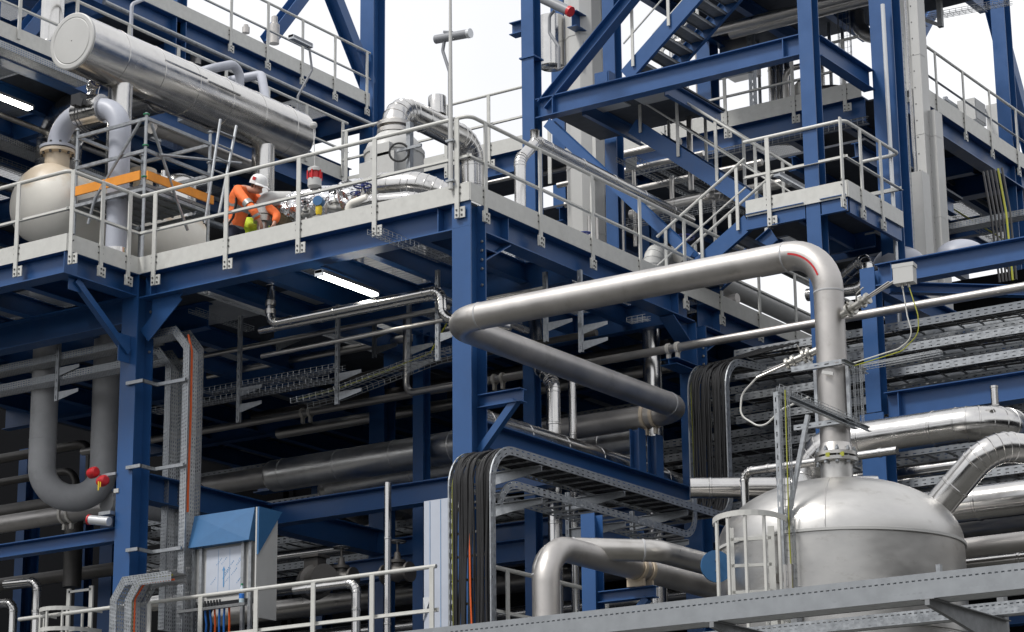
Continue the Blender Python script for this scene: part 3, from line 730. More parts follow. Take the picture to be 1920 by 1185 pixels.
part('edge_beam',MB().ibeam((-12.15,3,ZT-.33),(-12.15,yB-.05,ZT-.33),.46,.3,.02,.014),BLUE,TL)
deck_grid(TL,-20,-12.3,3,yB,ZT-.05,6,4,h=.3,seed=21,pale=.4)
column(TL,-12.1,yB+.15,12,28,h=.42,b=.36);column(TL,-12.15,P(330,30,x=-12.15)[1],ZA,24,h=.3,b=.3);column(TL,-13.2,P(500,50,x=-13.2)[1],ZA,ZT-.6,h=.25,b=.25)
part('cross_beam',MB().ibeam((-20,yB,ZT-.33),(-12.3,yB,ZT-.33),.46,.3,.02,.014),BLUE,TL)
for p,r in (((627,0),(690,160)),((560,0),(503,75))):
    a=P(*p,x=-12.2 if p[0]>600 else -13.5);b=P(*r,x=-12.2 if p[0]>600 else -13.5);part('brace',MB().ibeam(add(a,sub(a,b),.5),b,.3,.26,.016,.012,up=X),BLUE,TL)
handrail('white handrail of the highest platform at the top left, bare sky behind',[(-11.98,3),(-11.98,yB-.1)],[(0,431),(0,500),(0,565),(0,626),(0,686)],ZT-.05,[(1,0)],toe=.22)
for px in (405,440,470,545):
    y=P(px,140,x=-12.6)[1];part('hanger_post',MB().ibeam((-12.6,y,ZT-1.4),(-12.6,y,ZT-.56),.14,.14,.012,.008,up=Y),BLUE,TL)
part('lower_beam',MB().ibeam((-12.6,5.,ZT-1.5),(-12.6,yB,ZT-1.5),.2,.16,.012,.008),BLUE,TL)
one('conduit',MB().tube([(-11.8,5,ZT-.62),(-11.8,yB-.2,ZT-.62)],.05,10),GALV,'grey conduit pipe under the edge of the highest left platform','pipe')
# ================================================================ tall bent stainless pipe and its vessel
def dirn(a,b):return nrm(sub(b,a))
xv=5.93;yv=-1.2;pr=.176
c0=P(838,604.5,y=yv);zr=c0[2];xr0=c0[0];xv=mv(c0,0,1550)[0]
zn=P(1567,872,y=yv)[2]           # underside of the pipe flange
ye=mv(c0,1,1286)[1]
w_=[((xv-.53,yv,zr),X),((xr0+.53,yv,zr),X),((xr0,ye-.53,zr),Y),((xv,yv,zr-.53),Z)]
pipe('tall bent stainless pipe rising from the vessel, zigzagging past the main blue column',
  [(xv,yv,zn+.14),(xv,yv,zr),(xr0,yv,zr),(xr0,ye,zr),(-14,ye,zr)],pr,PIPEG,R=.50,seg=10,name='bent_pipe',welds=w_,n=32,clamps=[((-.13,ye,zr),X,Y)])
RB=bpy.data.objects['bent_pipe']
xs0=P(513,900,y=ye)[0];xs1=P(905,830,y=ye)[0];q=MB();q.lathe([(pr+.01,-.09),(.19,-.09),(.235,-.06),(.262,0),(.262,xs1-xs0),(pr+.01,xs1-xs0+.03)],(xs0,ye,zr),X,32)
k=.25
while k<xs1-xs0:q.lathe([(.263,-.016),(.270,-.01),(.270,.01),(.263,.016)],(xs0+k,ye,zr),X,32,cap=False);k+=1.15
part('insulation_sleeve',q,LITCLAD,RB,ang=20)
# red crayon stroke on the upper elbow
ec=(xv-.50,yv,zr-.50);q=MB()
for k in range(9):
    a=radians(18+7*k);b=radians(18+7*(k+1));rr=.50-.02
    def sp(t,off):return (ec[0]+(rr)*cos(t),yv-pr-.004+.0009*abs(off),ec[2]+rr*sin(t)) if 0 else (ec[0]+(rr+off)*cos(t),yv-sqrt(max(0,(pr+.003)**2-(rr+off-.50)**2)),ec[2]+(rr+off)*sin(t))
    q.face(range(q.vs([sp(a,-.012),sp(b,-.012),sp(b,.012),sp(a,.012)]),len(q.v)))
part('crayon_stroke',q,RED,RB)
# neck flanges
q=MB();q.lathe([(pr*.98,-.14),(.245,-.13),(.245,-.09),(pr+.03,-.085),(pr+.005,.02)],(xv,yv,zn+.22),Z,32)
part('flange',q,STEEL,RB)
VS=T('process_vessel','large brushed stainless vessel with a domed top at the lower right','vessel',(xv,yv,0))
zs=P(1575,993,y=yv-1.16)[2];zd=P(1567,906,y=yv-.2)[2];RV=1.39;hd=zd-zs+.04
prof=[(RV,-4.6),(RV,-.02),(RV+.012,-.015),(RV+.012,.015),(RV,.02)]
for k in range(1,15):
    a=k/14*pi/2;prof.append((RV*cos(a)**.92 if k<14 else .01,.02+hd*sin(a)**1.02))
part('shell',MB().lathe(prof,(xv,yv,zs),Z,72),TANKS,VS,ang=25)
q=MB();q.lathe([(RV+.001,-.02),(RV+.018,-.015),(RV+.018,.015),(RV+.001,.02)],(xv,yv,P(1640,1163,y=yv-1.16)[2]),Z,72,cap=False);part('weld_ring',q,TANKS,VS)
q=MB();q.lathe([(.185,-.2),(.185,.0),(.25,.005),(.25,.045),(.18,.05)],(xv,yv,zn+.02),Z,32)
part('neck',q,TANKS,VS)
for k in range(10):
    a=2*pi*k/10+.2;c=(xv+.215*cos(a),yv+.215*sin(a),zn+.0)
    q=MB();q.tube([c,add(c,Z,.19)],.014,8);q.lathe([(.026,0),(.026,.025)],add(c,Z,.14),Z,6,smooth=False);q.lathe([(.026,0),(.026,.025)],add(c,Z,-.005),Z,6,smooth=False);part('flange_bolt',q,GALV,VS)
q=MB()
for k in (3,4.5):
    a=radians(-75-25*(k-4));c=(xv+.25*cos(a),yv+.25*sin(a),zn+.07);q.obox(add(c,(-.02,0,-.02)),(.05,0,0),(0,.012,0),(0,0,.05))
part('tag',q,YELLOWC,VS)
part('seam_ring',MB().lathe([(RV+.008,-.02),(RV+.022,-.016),(RV+.022,.016),(RV+.008,.02)],(xv,yv,zs),Z,72,cap=False),CLADW,VS)
part('plate_seam',MB().lathe([(RV+.001,-.008),(RV+.005,-.004),(RV+.005,.004),(RV+.001,.008)],(xv,yv,zs-1.05),Z,72,cap=False),TANKS,VS)
q=MB();
for k in range(9):
    a=k/14*pi/2;a2=(k+1)/14*pi/2;th=radians(-70)
    for (u,v) in ((a,a2),):
        p0=((RV*cos(u)**.92+.003)*cos(th),(RV*cos(u)**.92+.003)*sin(th),.02+hd*sin(u)**1.02);p1=((RV*cos(v)**.92+.003)*cos(th),(RV*cos(v)**.92+.003)*sin(th),.02+hd*sin(v)**1.02)
        q.tube([add((xv,yv,zs),p0),add((xv,yv,zs),p1)],.008,6)
part('dome_seam',q,TANKS,VS)
# lifting lug / support plates on vessel wall
q=MB();c=P(1490,1085,y=yv-1.25);q.obox((c[0]-.03,yv-1.45,c[2]-.15),(.10,0,0),(0,.25,0),(0,0,.28));q.obox((c[0]-.25,yv-1.42,c[2]-.05),(.22,0,0),(0,.03,0),(0,0,.1));part('wall_bracket',q,STEEL,VS)
# instruments strapped to the tall pipe: sheathed sensor lances with flanged seal pots
def probe(label,px,py,sx,L1,cable_pts,tip=None):
    c=P(px,py,y=yv);c=(xv,yv,c[2]) if 0 else c
    d=nrm((sx*.85,-.12,.30 if sx>0 else -.27))
    t=T('pipe_probe',label,'probe',c)
    b=add((xv,yv,c[2]),d,.05)
    q=MB();q.tube([b,add(b,d,.42)],.045,12);q.lathe([(.05,.22),(.085,.22),(.085,.25),(.05,.25)],b,d,14).lathe([(.05,.28),(.085,.28),(.085,.31),(.05,.31)],b,d,14).lathe([(.04,.42),(.075,.42),(.075,.45),(.045,.45),(.045,.50),(.07,.50),(.07,.53),(.03,.53)],b,d,14)
    part('seal_pot',q,VALVE,t)
    q=MB();q.tube([add(b,d,.5),add(b,d,.5+L1)],.016,8);q.bar(add(add(b,d,.45),Z,.02),add(add(b,d,.5+L1*.8),Z,.03),.04,.01);part('lance',q,STEEL,t)
    q=MB()
    for o in (-.06,.06):q.tube([add(b,d,.2),add(add(b,d,.27),(0,-.1,o))],.01,6)
    q.tube(fil([add(b,d,.34),add(add(b,d,.36),(.02,-.05,.12)),add(add(b,d,.42),(.06,-.05,.16))],.03,4),.009,6);part('valve_lever',q,VALVE,t)
    return t,add(b,d,.5+L1)
t1,e1=probe('sensor lance sloping up right from the tall stainless pipe to a grey box',1585,600,1,.42,None)
t2,e2=probe('sensor lance sloping down left from the tall stainless pipe with a white cable loop',1500,655,-1,.42,None)
q=MB();b=add(e1,(.12,0,.06));o=T('junction_box','pale grey junction box at the end of the upper sensor lance','box',b)
q.obox(add(b,(-.12,-.05,-.11)),(.24,.02,.0),(-.02,.14,0),(.0,0,.22));part('housing',q,CLADW,o)
q=MB();q.obox(add(b,(-.128,-.053,.075)),(.258,.0215,.0),(-.022,.15,0),(.0,0,.045));part('lid',q,CLADW,o)
for k in (-.04,.04):part('cable_gland',MB().lathe([(.016,0),(.016,.05)],add(b,(k,.02,-.16)),Z,8),VALVE,o)
zg=P(1700,690,y=yv)[2]
one('cable',MB().tube(fil([add(b,(-.04,.02,-.15)),add(b,(.0,.02,-.5)),add(b,(.06,.02,-.75)),add(b,(-.15,.05,-.85)),add(b,(-.9,.2,-.9))],.15,6),.008,6),WHITE,'white cable hanging from the grey junction box at the lance','cable')
one('cable',MB().tube(fil([add(b,(.04,.02,-.15)),add(b,(.13,.02,-.5)),add(b,(.13,.02,-.72)),add(b,(-.1,.05,-.88)),add(b,(-1.0,.2,-.95))],.18,6),.007,6),YELLOWC,'yellow and green cable hanging from the grey junction box','cable')
one('cable',MB().tube(fil([e2,add(e2,(-.22,.02,-.16)),add(e2,(-.24,.0,-.42)),add(e2,(.05,.0,-.62)),add(e2,(.28,.03,-.42)),add(e2,(.62,.1,-.30))],.16,7),.011,6),WHITE,'white cable looping below the left sensor lance','cable')
# strut collar frame round the tall pipe
CF=T('pipe_collar','galvanised strut frame clamped round the tall stainless pipe','bracket',(xv,yv,7.6))
zc1=P(1560,690,y=yv)[2];zc2=P(1560,800,y=yv)[2]
for z,nmz in ((zc1,0),(zc2,1)):
    q=MB();q.m=1;q.sweep([(-.03,0),(.03,0)],[(xv-.42,yv-.21,z),(xv+.22,yv-.21,z)],Z);q.m=0;q.box((xv-.42,yv-.205,z-.03),(xv+.22,yv-.165,z-.028));q.box((xv-.42,yv-.205,z+.028),(xv+.22,yv-.165,z+.03))
    part('strut',q,[GALV,PERF2],CF)
    q=MB();q.chan((xv+.23,yv-.22,z),(xv+.23,yv+.4,z),.05,.04,.004);part('strut',q,GALV,CF)
    q=MB();q.obox((xv-.02,yv-.235,z-.11 if z==zc1 else z+.06),(.14,0,-.04),(0,.02,0),(.01,0,.035));part('strap_plate',q,CLADW,CF)
a0_=P(1454,735,y=yv-1.42)
for s in (-.205,.205):
    q=MB();q.box((xv+s-.02,yv-.04,zc2),(xv+s+.02,yv+.0,zc1));part('upright',q,GALV,CF)
q=MB();q.chan((a0_[0],a0_[1],a0_[2]-.02),(xv+.25,yv+.0,zc2-.05),.05,.05,.006);part('arm',q,GALV,CF)
basket('fine wire basket tray lying on the sloping strut arm beside the tall pipe',[(a0_[0]+.02,a0_[1]+.02,a0_[2]+.03),(xv+.27,yv+.02,zc2+.0)],(.7,-.7,0),.1,.05,.08)
basket('upright wire basket tray just right of the tall stainless pipe',[(xv+.33,yv+.0,zc2-.02),(xv+.33,yv+.0,zc1-.02)],(1,0,0),.09,.05,.08)
basket('wire basket tray reaching right from the tall pipe behind the rack column',[(xv+.3,yv+.15,zc1+.02),(xv+1.3,yv+.15,zc1+.04)],Y,.09,.05,.08)
# strut mast and ladder tray left of the pipe
MS=T('strut_mast','galvanised slotted mast with a raking prop standing on the vessel dome','mast',(xv-.9,yv-.9,zs))
a=P(1454,735,y=yv-1.42);b=(a[0],a[1],P(1470,1112,y=yv-1.42)[2])
q=MB();q.m=1;q.sweep([(-.03,0),(.03,0)],[b,a],X);q.m=0;q.sweep([(-.03,0),(-.03,-.04)],[b,a],X);q.sweep([(.03,0),(.03,-.04)],[b,a],X);part('upright',q,[GALV,PERF2],MS)
c=P(1515,778,y=yv-1.38);d=P(1472,1000,y=yv-1.38)
part('prop',MB().bar(d,c,.045,.045),GALV,MS)
basket('tall narrow wire tray hanging beside the slotted mast on the vessel',[(a[0]+.12,a[1],b[2]-.5),(a[0]+.12,a[1],a[2]+.02)],X,.1,.05,.08)
one('cable',MB().tube([(a[0]+.13,a[1]-.02,b[2]-.5),(a[0]+.11,a[1]-.02,b[2]+.6),(a[0]+.13,a[1]-.02,a[2])],.008,6),YELLOWC,'yellow and green cable inside the tall narrow wire tray','cable')
q=MB();q.box((a[0]+.16,a[1]-.03,b[2]-.55),(a[0]+.21,a[1]+.01,b[2]+.05));part('wall_strut',q,GALV,MS)
# ---- caged ladder at the vessel
def caged_ladder(label,p,w,z0,z1,hoops,R,ang0=0.,posts=2):
    """p: foot centre; ladder faces direction ang0"""
    t=T('caged_ladder',label,'ladder',(p[0],p[1],z0))
    ux=(cos(ang0),sin(ang0),0);uy=(-sin(ang0),cos(ang0),0)
    for s in (-1,1):
        q=MB();q.obox(add(add((p[0],p[1],z0),ux,s*w/2-.035),uy,-.015),mul(ux,.07),mul(uy,.03),(0,0,z1-z0));part('stile',q,WHITE,t)
    z=z0+.1
    while z<z1:
        part('rung',MB().obox(add(add((p[0],p[1],z),ux,-w/2),uy,-.015),mul(ux,w),mul(uy,.03),(0,0,.035)),WHITE,t);z+=.29
    for zh in hoops:
        q=MB();pa=[]
        for k in range(19):
            a=pi*k/18;pa.append(add(add((p[0],p[1],zh),ux,-cos(a)*R),uy,-sin(a)*R*1.5))
        q.sweep([(-.03,0),(.03,0),(.03,-.008),(-.03,-.008)],pa,Z,closed=True);part('cage_hoop',q,WHITE,t)
    for k in (3,6,9,12,15):
        a=pi*k/18;q=MB();c=add(add((p[0],p[1],z0),ux,-cos(a)*(R-.012)),uy,-sin(a)*(R-.012)*1.5);q.obox(add(c,(-.015,-.015,0)),(.03,0,0),(0,.03,0),(0,0,hoops[0]-z0));part('cage_bar',q,WHITE,t)
    return t
p=P(1408,1010,y=yv-1.55);zh=P(1385,966,y=yv-2.)[2]
caged_ladder('white caged ladder on the left side of the stainless vessel',(p[0],p[1],0),.44,3.5,zh-.05,[zh,zh-1.1],.40,0.40)
p=P(150,1120,y=.55);zt_=P(120,1135,y=-.2)[2]
caged_ladder('white caged ladder at the bottom left corner of the lower level',(p[0],p[1],0),.46,3.5,P(160,1100,y=.55)[2],[zt_,zt_-.3],.46,0.0)
q=MB();c=P(1343,1062,y=yv-1.3);q.lathe([(.18,-.012),(.18,.012)],c,(.75,-.65,0),28)
t=T('blank_disc','round blue blank disc on the nozzle left of the vessel','disc',c);part('plate',q,BLUE2,t)
for s in (-.05,.07):part('bolt',MB().lathe([(.018,0),(.018,.02)],add(add(c,Z,s),nrm((.75,-.65,0)),.0125),(.75,-.65,0),8),GALV,t)
# ================================================================ foreground cable tray
zf=4.93;yf=-8.0;ynear=yf;yfar=P(1617,1150,z=zf)[1]
tray('near deep galvanised cable tray crossing the bottom right corner of the picture',[(3,ynear+.15,zf-.155),(16,ynear+.15,zf-.155)],(0,-1,0),.30,.205,'deep',bedm=LITZINC)
tray('second narrower punched tray just below and behind the near deep one',[(3,yfar+.08,zf-.13),(16,yfar+.08,zf-.13)],(0,-1,0),.16,.11,'perf',bedm=LITZINC)
for k,px in enumerate((1335,1738)):
    p=mv((8,ynear,zf),0,px);x=p[0]
    t=T('tray_bracket',['dark cantilever bracket under the near tray, left one','dark cantilever bracket under the near tray, right one'][k],'bracket',(x,yfar+.3,zf-1.2))
    q=MB();q.chan((x,yfar+.25,zf-4.9),(x,yfar+.25,zf+.25),.09,.06,.006,up=Y);part('upright',q,GALVD,t)
    q=MB();kk=q.vs([(x-.02,ynear-.02,zf-.165),(x-.02,yfar+.2,zf-.165),(x-.02,yfar+.2,zf-.42),(x-.02,ynear-.02,zf-.21),(x+.02,ynear-.02,zf-.165),(x+.02,yfar+.2,zf-.165),(x+.02,yfar+.2,zf-.42),(x+.02,ynear-.02,zf-.21)])
    for f in ((0,1,2,3),(7,6,5,4),(0,4,5,1),(1,5,6,2),(2,6,7,3),(3,7,4,0)):q.face([kk+i for i in f])
    q.box((x-.06,ynear-.02,zf-.164),(x+.06,yfar+.2,zf-.158));part('arm',q,GALVD,t)
for px in (1762,1778):
    p=mv((8,yfar,zf),0,px);q=MB()
q=MB();p=mv((8,yfar+.02,zf),0,1766);q.chan((p[0],yfar+.05,zf-.1),(p[0],yfar+.05,zf+.36),.05,.04,.005,up=Y);one('strut_end',q,GALV,'short upright strut end sticking up behind the near tray','strut')
# ================================================================ heavy cable trays with black cables beside the main column
xa,xb=.42,1.08;wx=(xa+xb)/2;wt=xb-xa;y0=-1.0
zh=P(950,837,y=y0)[2]-.02
zfar=zh;yfar2=ye+.27
ztop2=P(1335,690,x=wx)[2]
pathm=fil([(wx,y0,4.0),(wx,y0,zh),(wx,yfar2,zfar),(wx,yfar2,ztop2),(wx,yfar2+1.2,ztop2+.12)],.42,8)
tray('broad ladder tray with black cables dropping in front of the main blue column',pathm,X,wt,.11,'ladder',rung=.30)
def bundle(label,path,W,w,N0,n,rmin,rmax,group=None,extra=(),seed=3,mats=BLACK):
    rnd=random.Random(seed);t=T('cable_bundle',label,'cables',min(path,key=lambda p:p[2]),group)
    W=nrm(W);k=0
    for i in range(n):
        r=rnd.uniform(rmin,rmax);o=-w/2+w*(i+.5)/n;ph=rnd.random()*6;lay=rnd.choice((0,0,1));am=rnd.uniform(.006,.024)
        pts=[]
        for j in range(len(path)):
            a=nrm(sub(path[j],path[j-1])) if j else nrm(sub(path[1],path[0]));b=nrm(sub(path[j+1],path[j])) if j<len(path)-1 else a
            N=nrm(cross(W,nrm(add(a,b))));pts.append(add(add(path[j],W,o+am*sin(j*.55+ph)),N,N0+r+lay*rmax*1.5+.008*sin(j*.8+ph*2)))
        part('cable',MB().tube(pts,r,7),mats,t)
    for o,h,r,mm,nmn in extra:
        pts=[]
        for j in range(len(path)):
            a=nrm(sub(path[j],path[j-1])) if j else nrm(sub(path[1],path[0]));b=nrm(sub(path[j+1],path[j])) if j<len(path)-1 else a
            N=nrm(cross(W,nrm(add(a,b))));pts.append(add(add(path[j],W,o+.012*sin(j*.5)),N,h))
        part('cable',MB().tube(pts,r,7),mm,t,nmn)
    return t
def dens(p,d):
    out=[p[0]]
    for i in range(1,len(p)):
        l=ln(sub(p[i],p[i-1]));k=max(1,int(l/d))
        for j in range(1,k+1):out.append(add(p[i-1],sub(p[i],p[i-1]),j/k))
    return out
bundle('thick bundle of black cables with one yellow cable by the main column',dens(pathm,.35),X,wt-.09,.04,34,.009,.020,extra=[(-.275,.07,.010,YELLOWC,'yellow and green cable')])
one('cable',MB().tube([(wx+.04,y0-.11,4.0),(wx+.06,y0-.115,5.6),(wx+.02,y0-.118,6.6),(wx-.0,y0-.10,7.15),(wx-.01,y0-.07,7.4)],.011,7),ORANGEC,'orange cable standing out of the black bundle by the main column','cable')
# lower branch tray
zl=P(955,912,x=xb)[2];ye2=P(1310,1012,x=xb)[1]
pl2=fil([(wx,y0+.16,zl-.9),(wx,y0+.16,zl),(wx,ye2,zl),(wx,ye2,zl+.62)],.36,7)
tray('lower branch ladder tray under the broad cable tray, curving up at its far end',pl2[2:],X,wt-.02,.10,'ladder',rung=.30)
for i,y in enumerate((.0,2.05,3.75)):
    t=T('tray_hanger','slotted hanger with two cantilever arms under the broad cable tray, %s one'%['nearest','middle','farthest'][i],'bracket',(.12,y,zl-.3))
    q=MB();q.m=1;q.sweep([(-.03,0),(.03,0)],[(.2,y-.03,zl-.28),(.2,y-.03,zh+.05)],X);q.m=0;q.box((.172,y-.028,zl-.28),(.176,y+.02,zh+.05));q.box((.224,y-.028,zl-.28),(.228,y+.02,zh+.05));part('upright',q,[GALV,PERF2],t)
    for z in (zh-.05,zl-.05):
        q=MB();kk=q.vs([(.23,y,z),(1.12,y,z),(1.12,y,z-.06),(.23,y,z-.17),(.23,y+.012,z),(1.12,y+.012,z),(1.12,y+.012,z-.06),(.23,y+.012,z-.17)])
        for f in ((0,1,2,3),(7,6,5,4),(0,4,5,1),(1,5,6,2),(2,6,7,3),(3,7,4,0)):q.face([kk+j for j in f])
        q.box((.23,y-.04,z+.001),(1.12,y+.02,z+.01));part('arm',q,GALV,t)
# cables fanning from the far tray head up to the rack
t=T('cable_bundle','black cables fanning up from the far tray head towards the rack','cables',(wx,yfar2+.9,ztop2))
for i in range(8):
    o=-.22+.06*i;s=(wx+o,yfar2+.35,ztop2+.15);part('cable',MB().tube(fil([s,add(s,(.05,.5,.16)),add(s,(.35+.04*i,1.3,.5)),add(s,(.7,2.0,.62))],.3,4),.015,6),BLACK,t)
# ================================================================ pipes low on the right
A=P(1020,1200,y=-2.);zb_=P(1045,1024,y=-2.)[2];B=(A[0],-2.,zb_)
C=B
for k in range(400):
    if (lambda v:960+F*dot(v,R2)/dot(v,FW))(sub(C,CAM))>1232:break
    C=add(C,(.01,.01,0))
pipe('short bent stainless pipe rising at the bottom centre',[(A[0],-2.,4.5),B,C,add(C,(0,4.,0))],.135,STEEL,R=.30,seg=9,name='bent_pipe',welds=[(add(B,(0,0,-.32)),Z),(add(B,(.26,.26,0)),nrm((1,1,0))),(add(C,(-.13,-.13,0)),nrm((1,1,0)))],n=28)
c=mv(P(1090,1038,x=2.9),1,1024);pipe('thick dull pipe behind the short bent pipe, clamped on a blue bracket',[add(c,(0,0,-3)),c,add(c,(0,7.,0))],.15,PIPEG,n=28)
cc=mv(c,1,1200)
t=T('pipe_stand','blue post with a raking bracket carrying the thick dull pipe','stand',(2.2,cc[1],4))
x=P(1110,1000,y=cc[1])[0];column(t,x,cc[1],2,cc[2]+.75,h=.2,b=.2,tf=.014,name='post')
part('bracket_arm',MB().ibeam((x+.1,cc[1],cc[2]-.30),(cc[0]+.22,cc[1],cc[2]-.30),.14,.14,.012,.01),BLUE,t)
part('bracket_brace',MB().bar((x+.1,cc[1],cc[2]-1.05),(cc[0]+.1,cc[1],cc[2]-.37),.09,.09,up=Y),BLUE,t)
for o in (-.1,.1):
    q=MB();q.lathe([(.152,-.03),(.175,-.03),(.175,.03),(.152,.03)],(cc[0],cc[1]+o,cc[2]),Y,24,cap=False);q.box((cc[0]-.12,cc[1]+o-.02,cc[2]-.229),(cc[0]+.12,cc[1]+o+.02,cc[2]-.14));part('clamp',q,CREAM,t)
# polished pipes right of the vessel
p=P(1700,812,y=3.);zq=p[2];xq0=P(1512,850,y=3.)[0];xq1=mv(p,0,1866)[0]
clad_pipe('polished clad pipe arching from behind the vessel neck to the right edge',[(xq0,3,zq-2.6),(xq0,3,zq),(xq1,3,zq),(xq1,11,zq)],.235,R=.52,seg=6,bands=1.05)
n_=mv(p,0,1868);one('pipe_stub',MB().lathe([(.05,.2),(.05,.42),(.058,.42),(.058,.45)],n_,Z,14),CLAD,'short vertical stub on top of the polished arching pipe','pipe')
a=P(1762,945,y=-.3);b=P(1858,835,y=-.3);c=add(b,(.55,.95,-.0))
clad_pipe('fat polished pipe slanting up from behind the vessel dome',[add(a,sub(a,b),.4),a,b,c,add(c,(3.5,6.,0))],.175,R=.42,seg=6,bands=.9)
p=P(1860,940,y=1.1);clad_pipe('wide polished pipe running level behind the right side of the vessel',[(p[0]-1.6,1.1,p[2]),(p[0]+9,1.1,p[2])],.21,bands=1.1)
p=P(1860,1022,y=0.3);clad_pipe('bright level pipe low at the right edge beside the vessel wall',[(p[0]-1.5,.3,p[2]),(p[0]+9,.3,p[2])],.115,bands=0,mats=PIPEG,name='level_pipe')
p=P(1860,1055,y=.5);clad_pipe('thin brownish clad pipe lowest at the right edge',[(p[0]-1.5,.5,p[2]),(p[0]+9,.5,p[2])],.075,bands=.8)
p=P(1395,885,y=1.8);clad_pipe('thin clad pipe bending over left of the vessel neck',[(p[0],1.8,p[2]-2),(p[0],1.8,p[2]),(p[0]+2.2,1.8,p[2])],.055,R=.12,bands=.8)
p=P(1330,910,y=2.2);clad_pipe('dull clad pipe passing low behind the far tray bend',[(p[0]-.3,2.2,p[2]),(p[0]+1.8,3.6,p[2])],.14,bands=.9)
# ================================================================ pipes under the main platform
zB=P(1072,823,x=-.45)[2]-.2
xB=P(886,805,y=.95)[0];zB2=P(1072,823,x=xB)[2]-.2
clad_pipe('fat clad pipe running back above the lower blue beam right of the main column',[(xB,.95,zB2),(xB,11,zB2)],.2,bands=.95)
p=P(730,896,y=5.5);x0_=P(600,910,y=5.5)[0];clad_pipe('shaded clad pipe close under the wide insulated pipe run',[(x0_,8,p[2]),(x0_,5.5,p[2]),(-.7,5.5,p[2])],.2,R=.4,seg=5,bands=1.2,mats=LITCLAD)
p=P(780,912,y=5.9);x0_=P(690,925,y=5.9)[0];clad_pipe('dark clad pipe third from the top below the wide insulated pipe run',[(x0_,8,p[2]),(x0_,5.9,p[2]),(-.7,5.9,p[2])],.15,R=.3,seg=5,bands=1.2,mats=LITCLAD)
p=P(640,925,y=6.8);clad_pipe('bent clad pipe deep in the shade below the insulated pipe run',[(p[0]-1,9,p[2]),(p[0]-.4,6.8,p[2]),(-1.2,6.8,p[2])],.18,R=.4,seg=5,bands=1.2,mats=LITCLAD)
p=P(120,965,y=3.2);pipe('dull level pipe at the far left under the lower frame',[(p[0]-4,3.2,p[2]),(p[0]+3,3.2,p[2])],.15,PIPEG,clamps=[((p[0]+.1,3.2,p[2]),X,Y)])
p=P(1222,650,x=-.75);clad_pipe('upright polished pipe under the platform left of the second blue column',[(p[0],p[1],6),(p[0],p[1],12)],.15,bands=1.4)
p=P(1037,730,x=-1.2);clad_pipe('slimmer upright polished pipe behind the bent pipe, with beaded seams',[(p[0],p[1],6),(p[0],p[1],10.6),(p[0]-.5,p[1]+.4,11.0),(p[0]-.6,p[1]+.4,12)],.105,bands=.75)
p=P(1073,740,x=-1.1);clad_pipe('thinnest upright polished pipe between the two others behind the bent pipe',[(p[0],p[1],6),(p[0],p[1],11)],.062,bands=.9)
p=P(507,575,y=.9);zl_=P(512,607,y=.9)[2];e=mv((p[0],.9,zl_),0,828)
clad_pipe('thin polished pipe hung under the platform, bending down beside the main column',[(p[0],.9,12.2),(p[0],.9,zl_),(e[0],.9,zl_),(e[0]+.02,.9,zl_-.42),(e[0]+.9,1.3,zl_-.6)],.065,R=.16,seg=5,bands=.8,flanges=[((p[0],.9,zl_+.26),Z)])
clad_pipe('matching thin clad pipe just behind the hung polished pipe',[(p[0]-.4,1.15,zl_+.02),(e[0]-.3,1.15,zl_+.02),(e[0]-.3,3.5,zl_+.02)],.055,R=.16,bands=.9)
p=P(700,625,y=1.4);pipe('thin grey pipe sloping through the shade under the hung polished pipe',[(p[0]-2.1,1.4,p[2]-.02),(p[0]+1.6,1.4,p[2])],.035,STEEL)
a=P(1900,541,y=5.6);pipe('long thin grey pipe crossing the whole width in front of the rack trays',[(13,5.6,a[2]),(-12.5,5.6,a[2])],.066,PIPEG,clamps=[(mv(a,0,1262),X,Y),(mv(a,0,935),X,Y),(mv(a,0,575),X,Y)])
q=MB();c=mv(a,0,1262);q.ibeam((c[0],5.45,c[2]-.24),(c[0],6.1,c[2]-.24),.10,.3,.01,.01);one('pipe_shoe_bracket',q,BLUE,'small blue bracket holding the long thin pipe at the second column','bracket')
p=P(762,640,y=3.4);zb2=P(762,738,y=3.4)[2];pipe('grey drop pipe turning right in the shade left of the main column',[(p[0],3.4,12),(p[0],3.4,zb2),(p[0]+1.5,3.4,zb2)],.055,STEEL,R=.16)
# U-shaped grey pipes at the left
p1=P(88,650,y=1.);p2=P(200,700,y=1.75);zu=P(130,932,y=1.3)[2]
pipe('fat grey U-shaped pipe hanging under the left end of the platform',[(p1[0],p1[1],12.2),(p1[0],p1[1],zu),(p2[0],p2[1],zu),(p2[0],p2[1],12.2)],.215,GREY,R=.55,seg=10,n=28,welds=[((p1[0],p1[1],zu+.9),Z),((p1[0],p1[1],11.2),Z)])
pipe('fat grey branch running back from the foot of the U-shaped pipe',[(p2[0],p2[1]+.1,zu-.02),(p2[0]+.5,p2[1]+3,zu-.02)],.18,GREY)
p=P(727,1000,y=1.1);clad_pipe('single upright polished pipe behind the lower railing, left of the white panel',[(p[0],1.1,4),(p[0],1.1,P(727,905,y=1.1)[2])],.05,bands=1.2)
p=P(668,1100,y=.9);zz=P(668,1092,y=.9)[2];clad_pipe('small clad pipe bending down behind the lower railing',[(p[0]-1.1,.9,zz),(p[0],.9,zz),(p[0],.9,4)],.065,R=.14,bands=.8)
rnd=random.Random(4)
kinds=['long shaded pipe deep under the platform, %s']
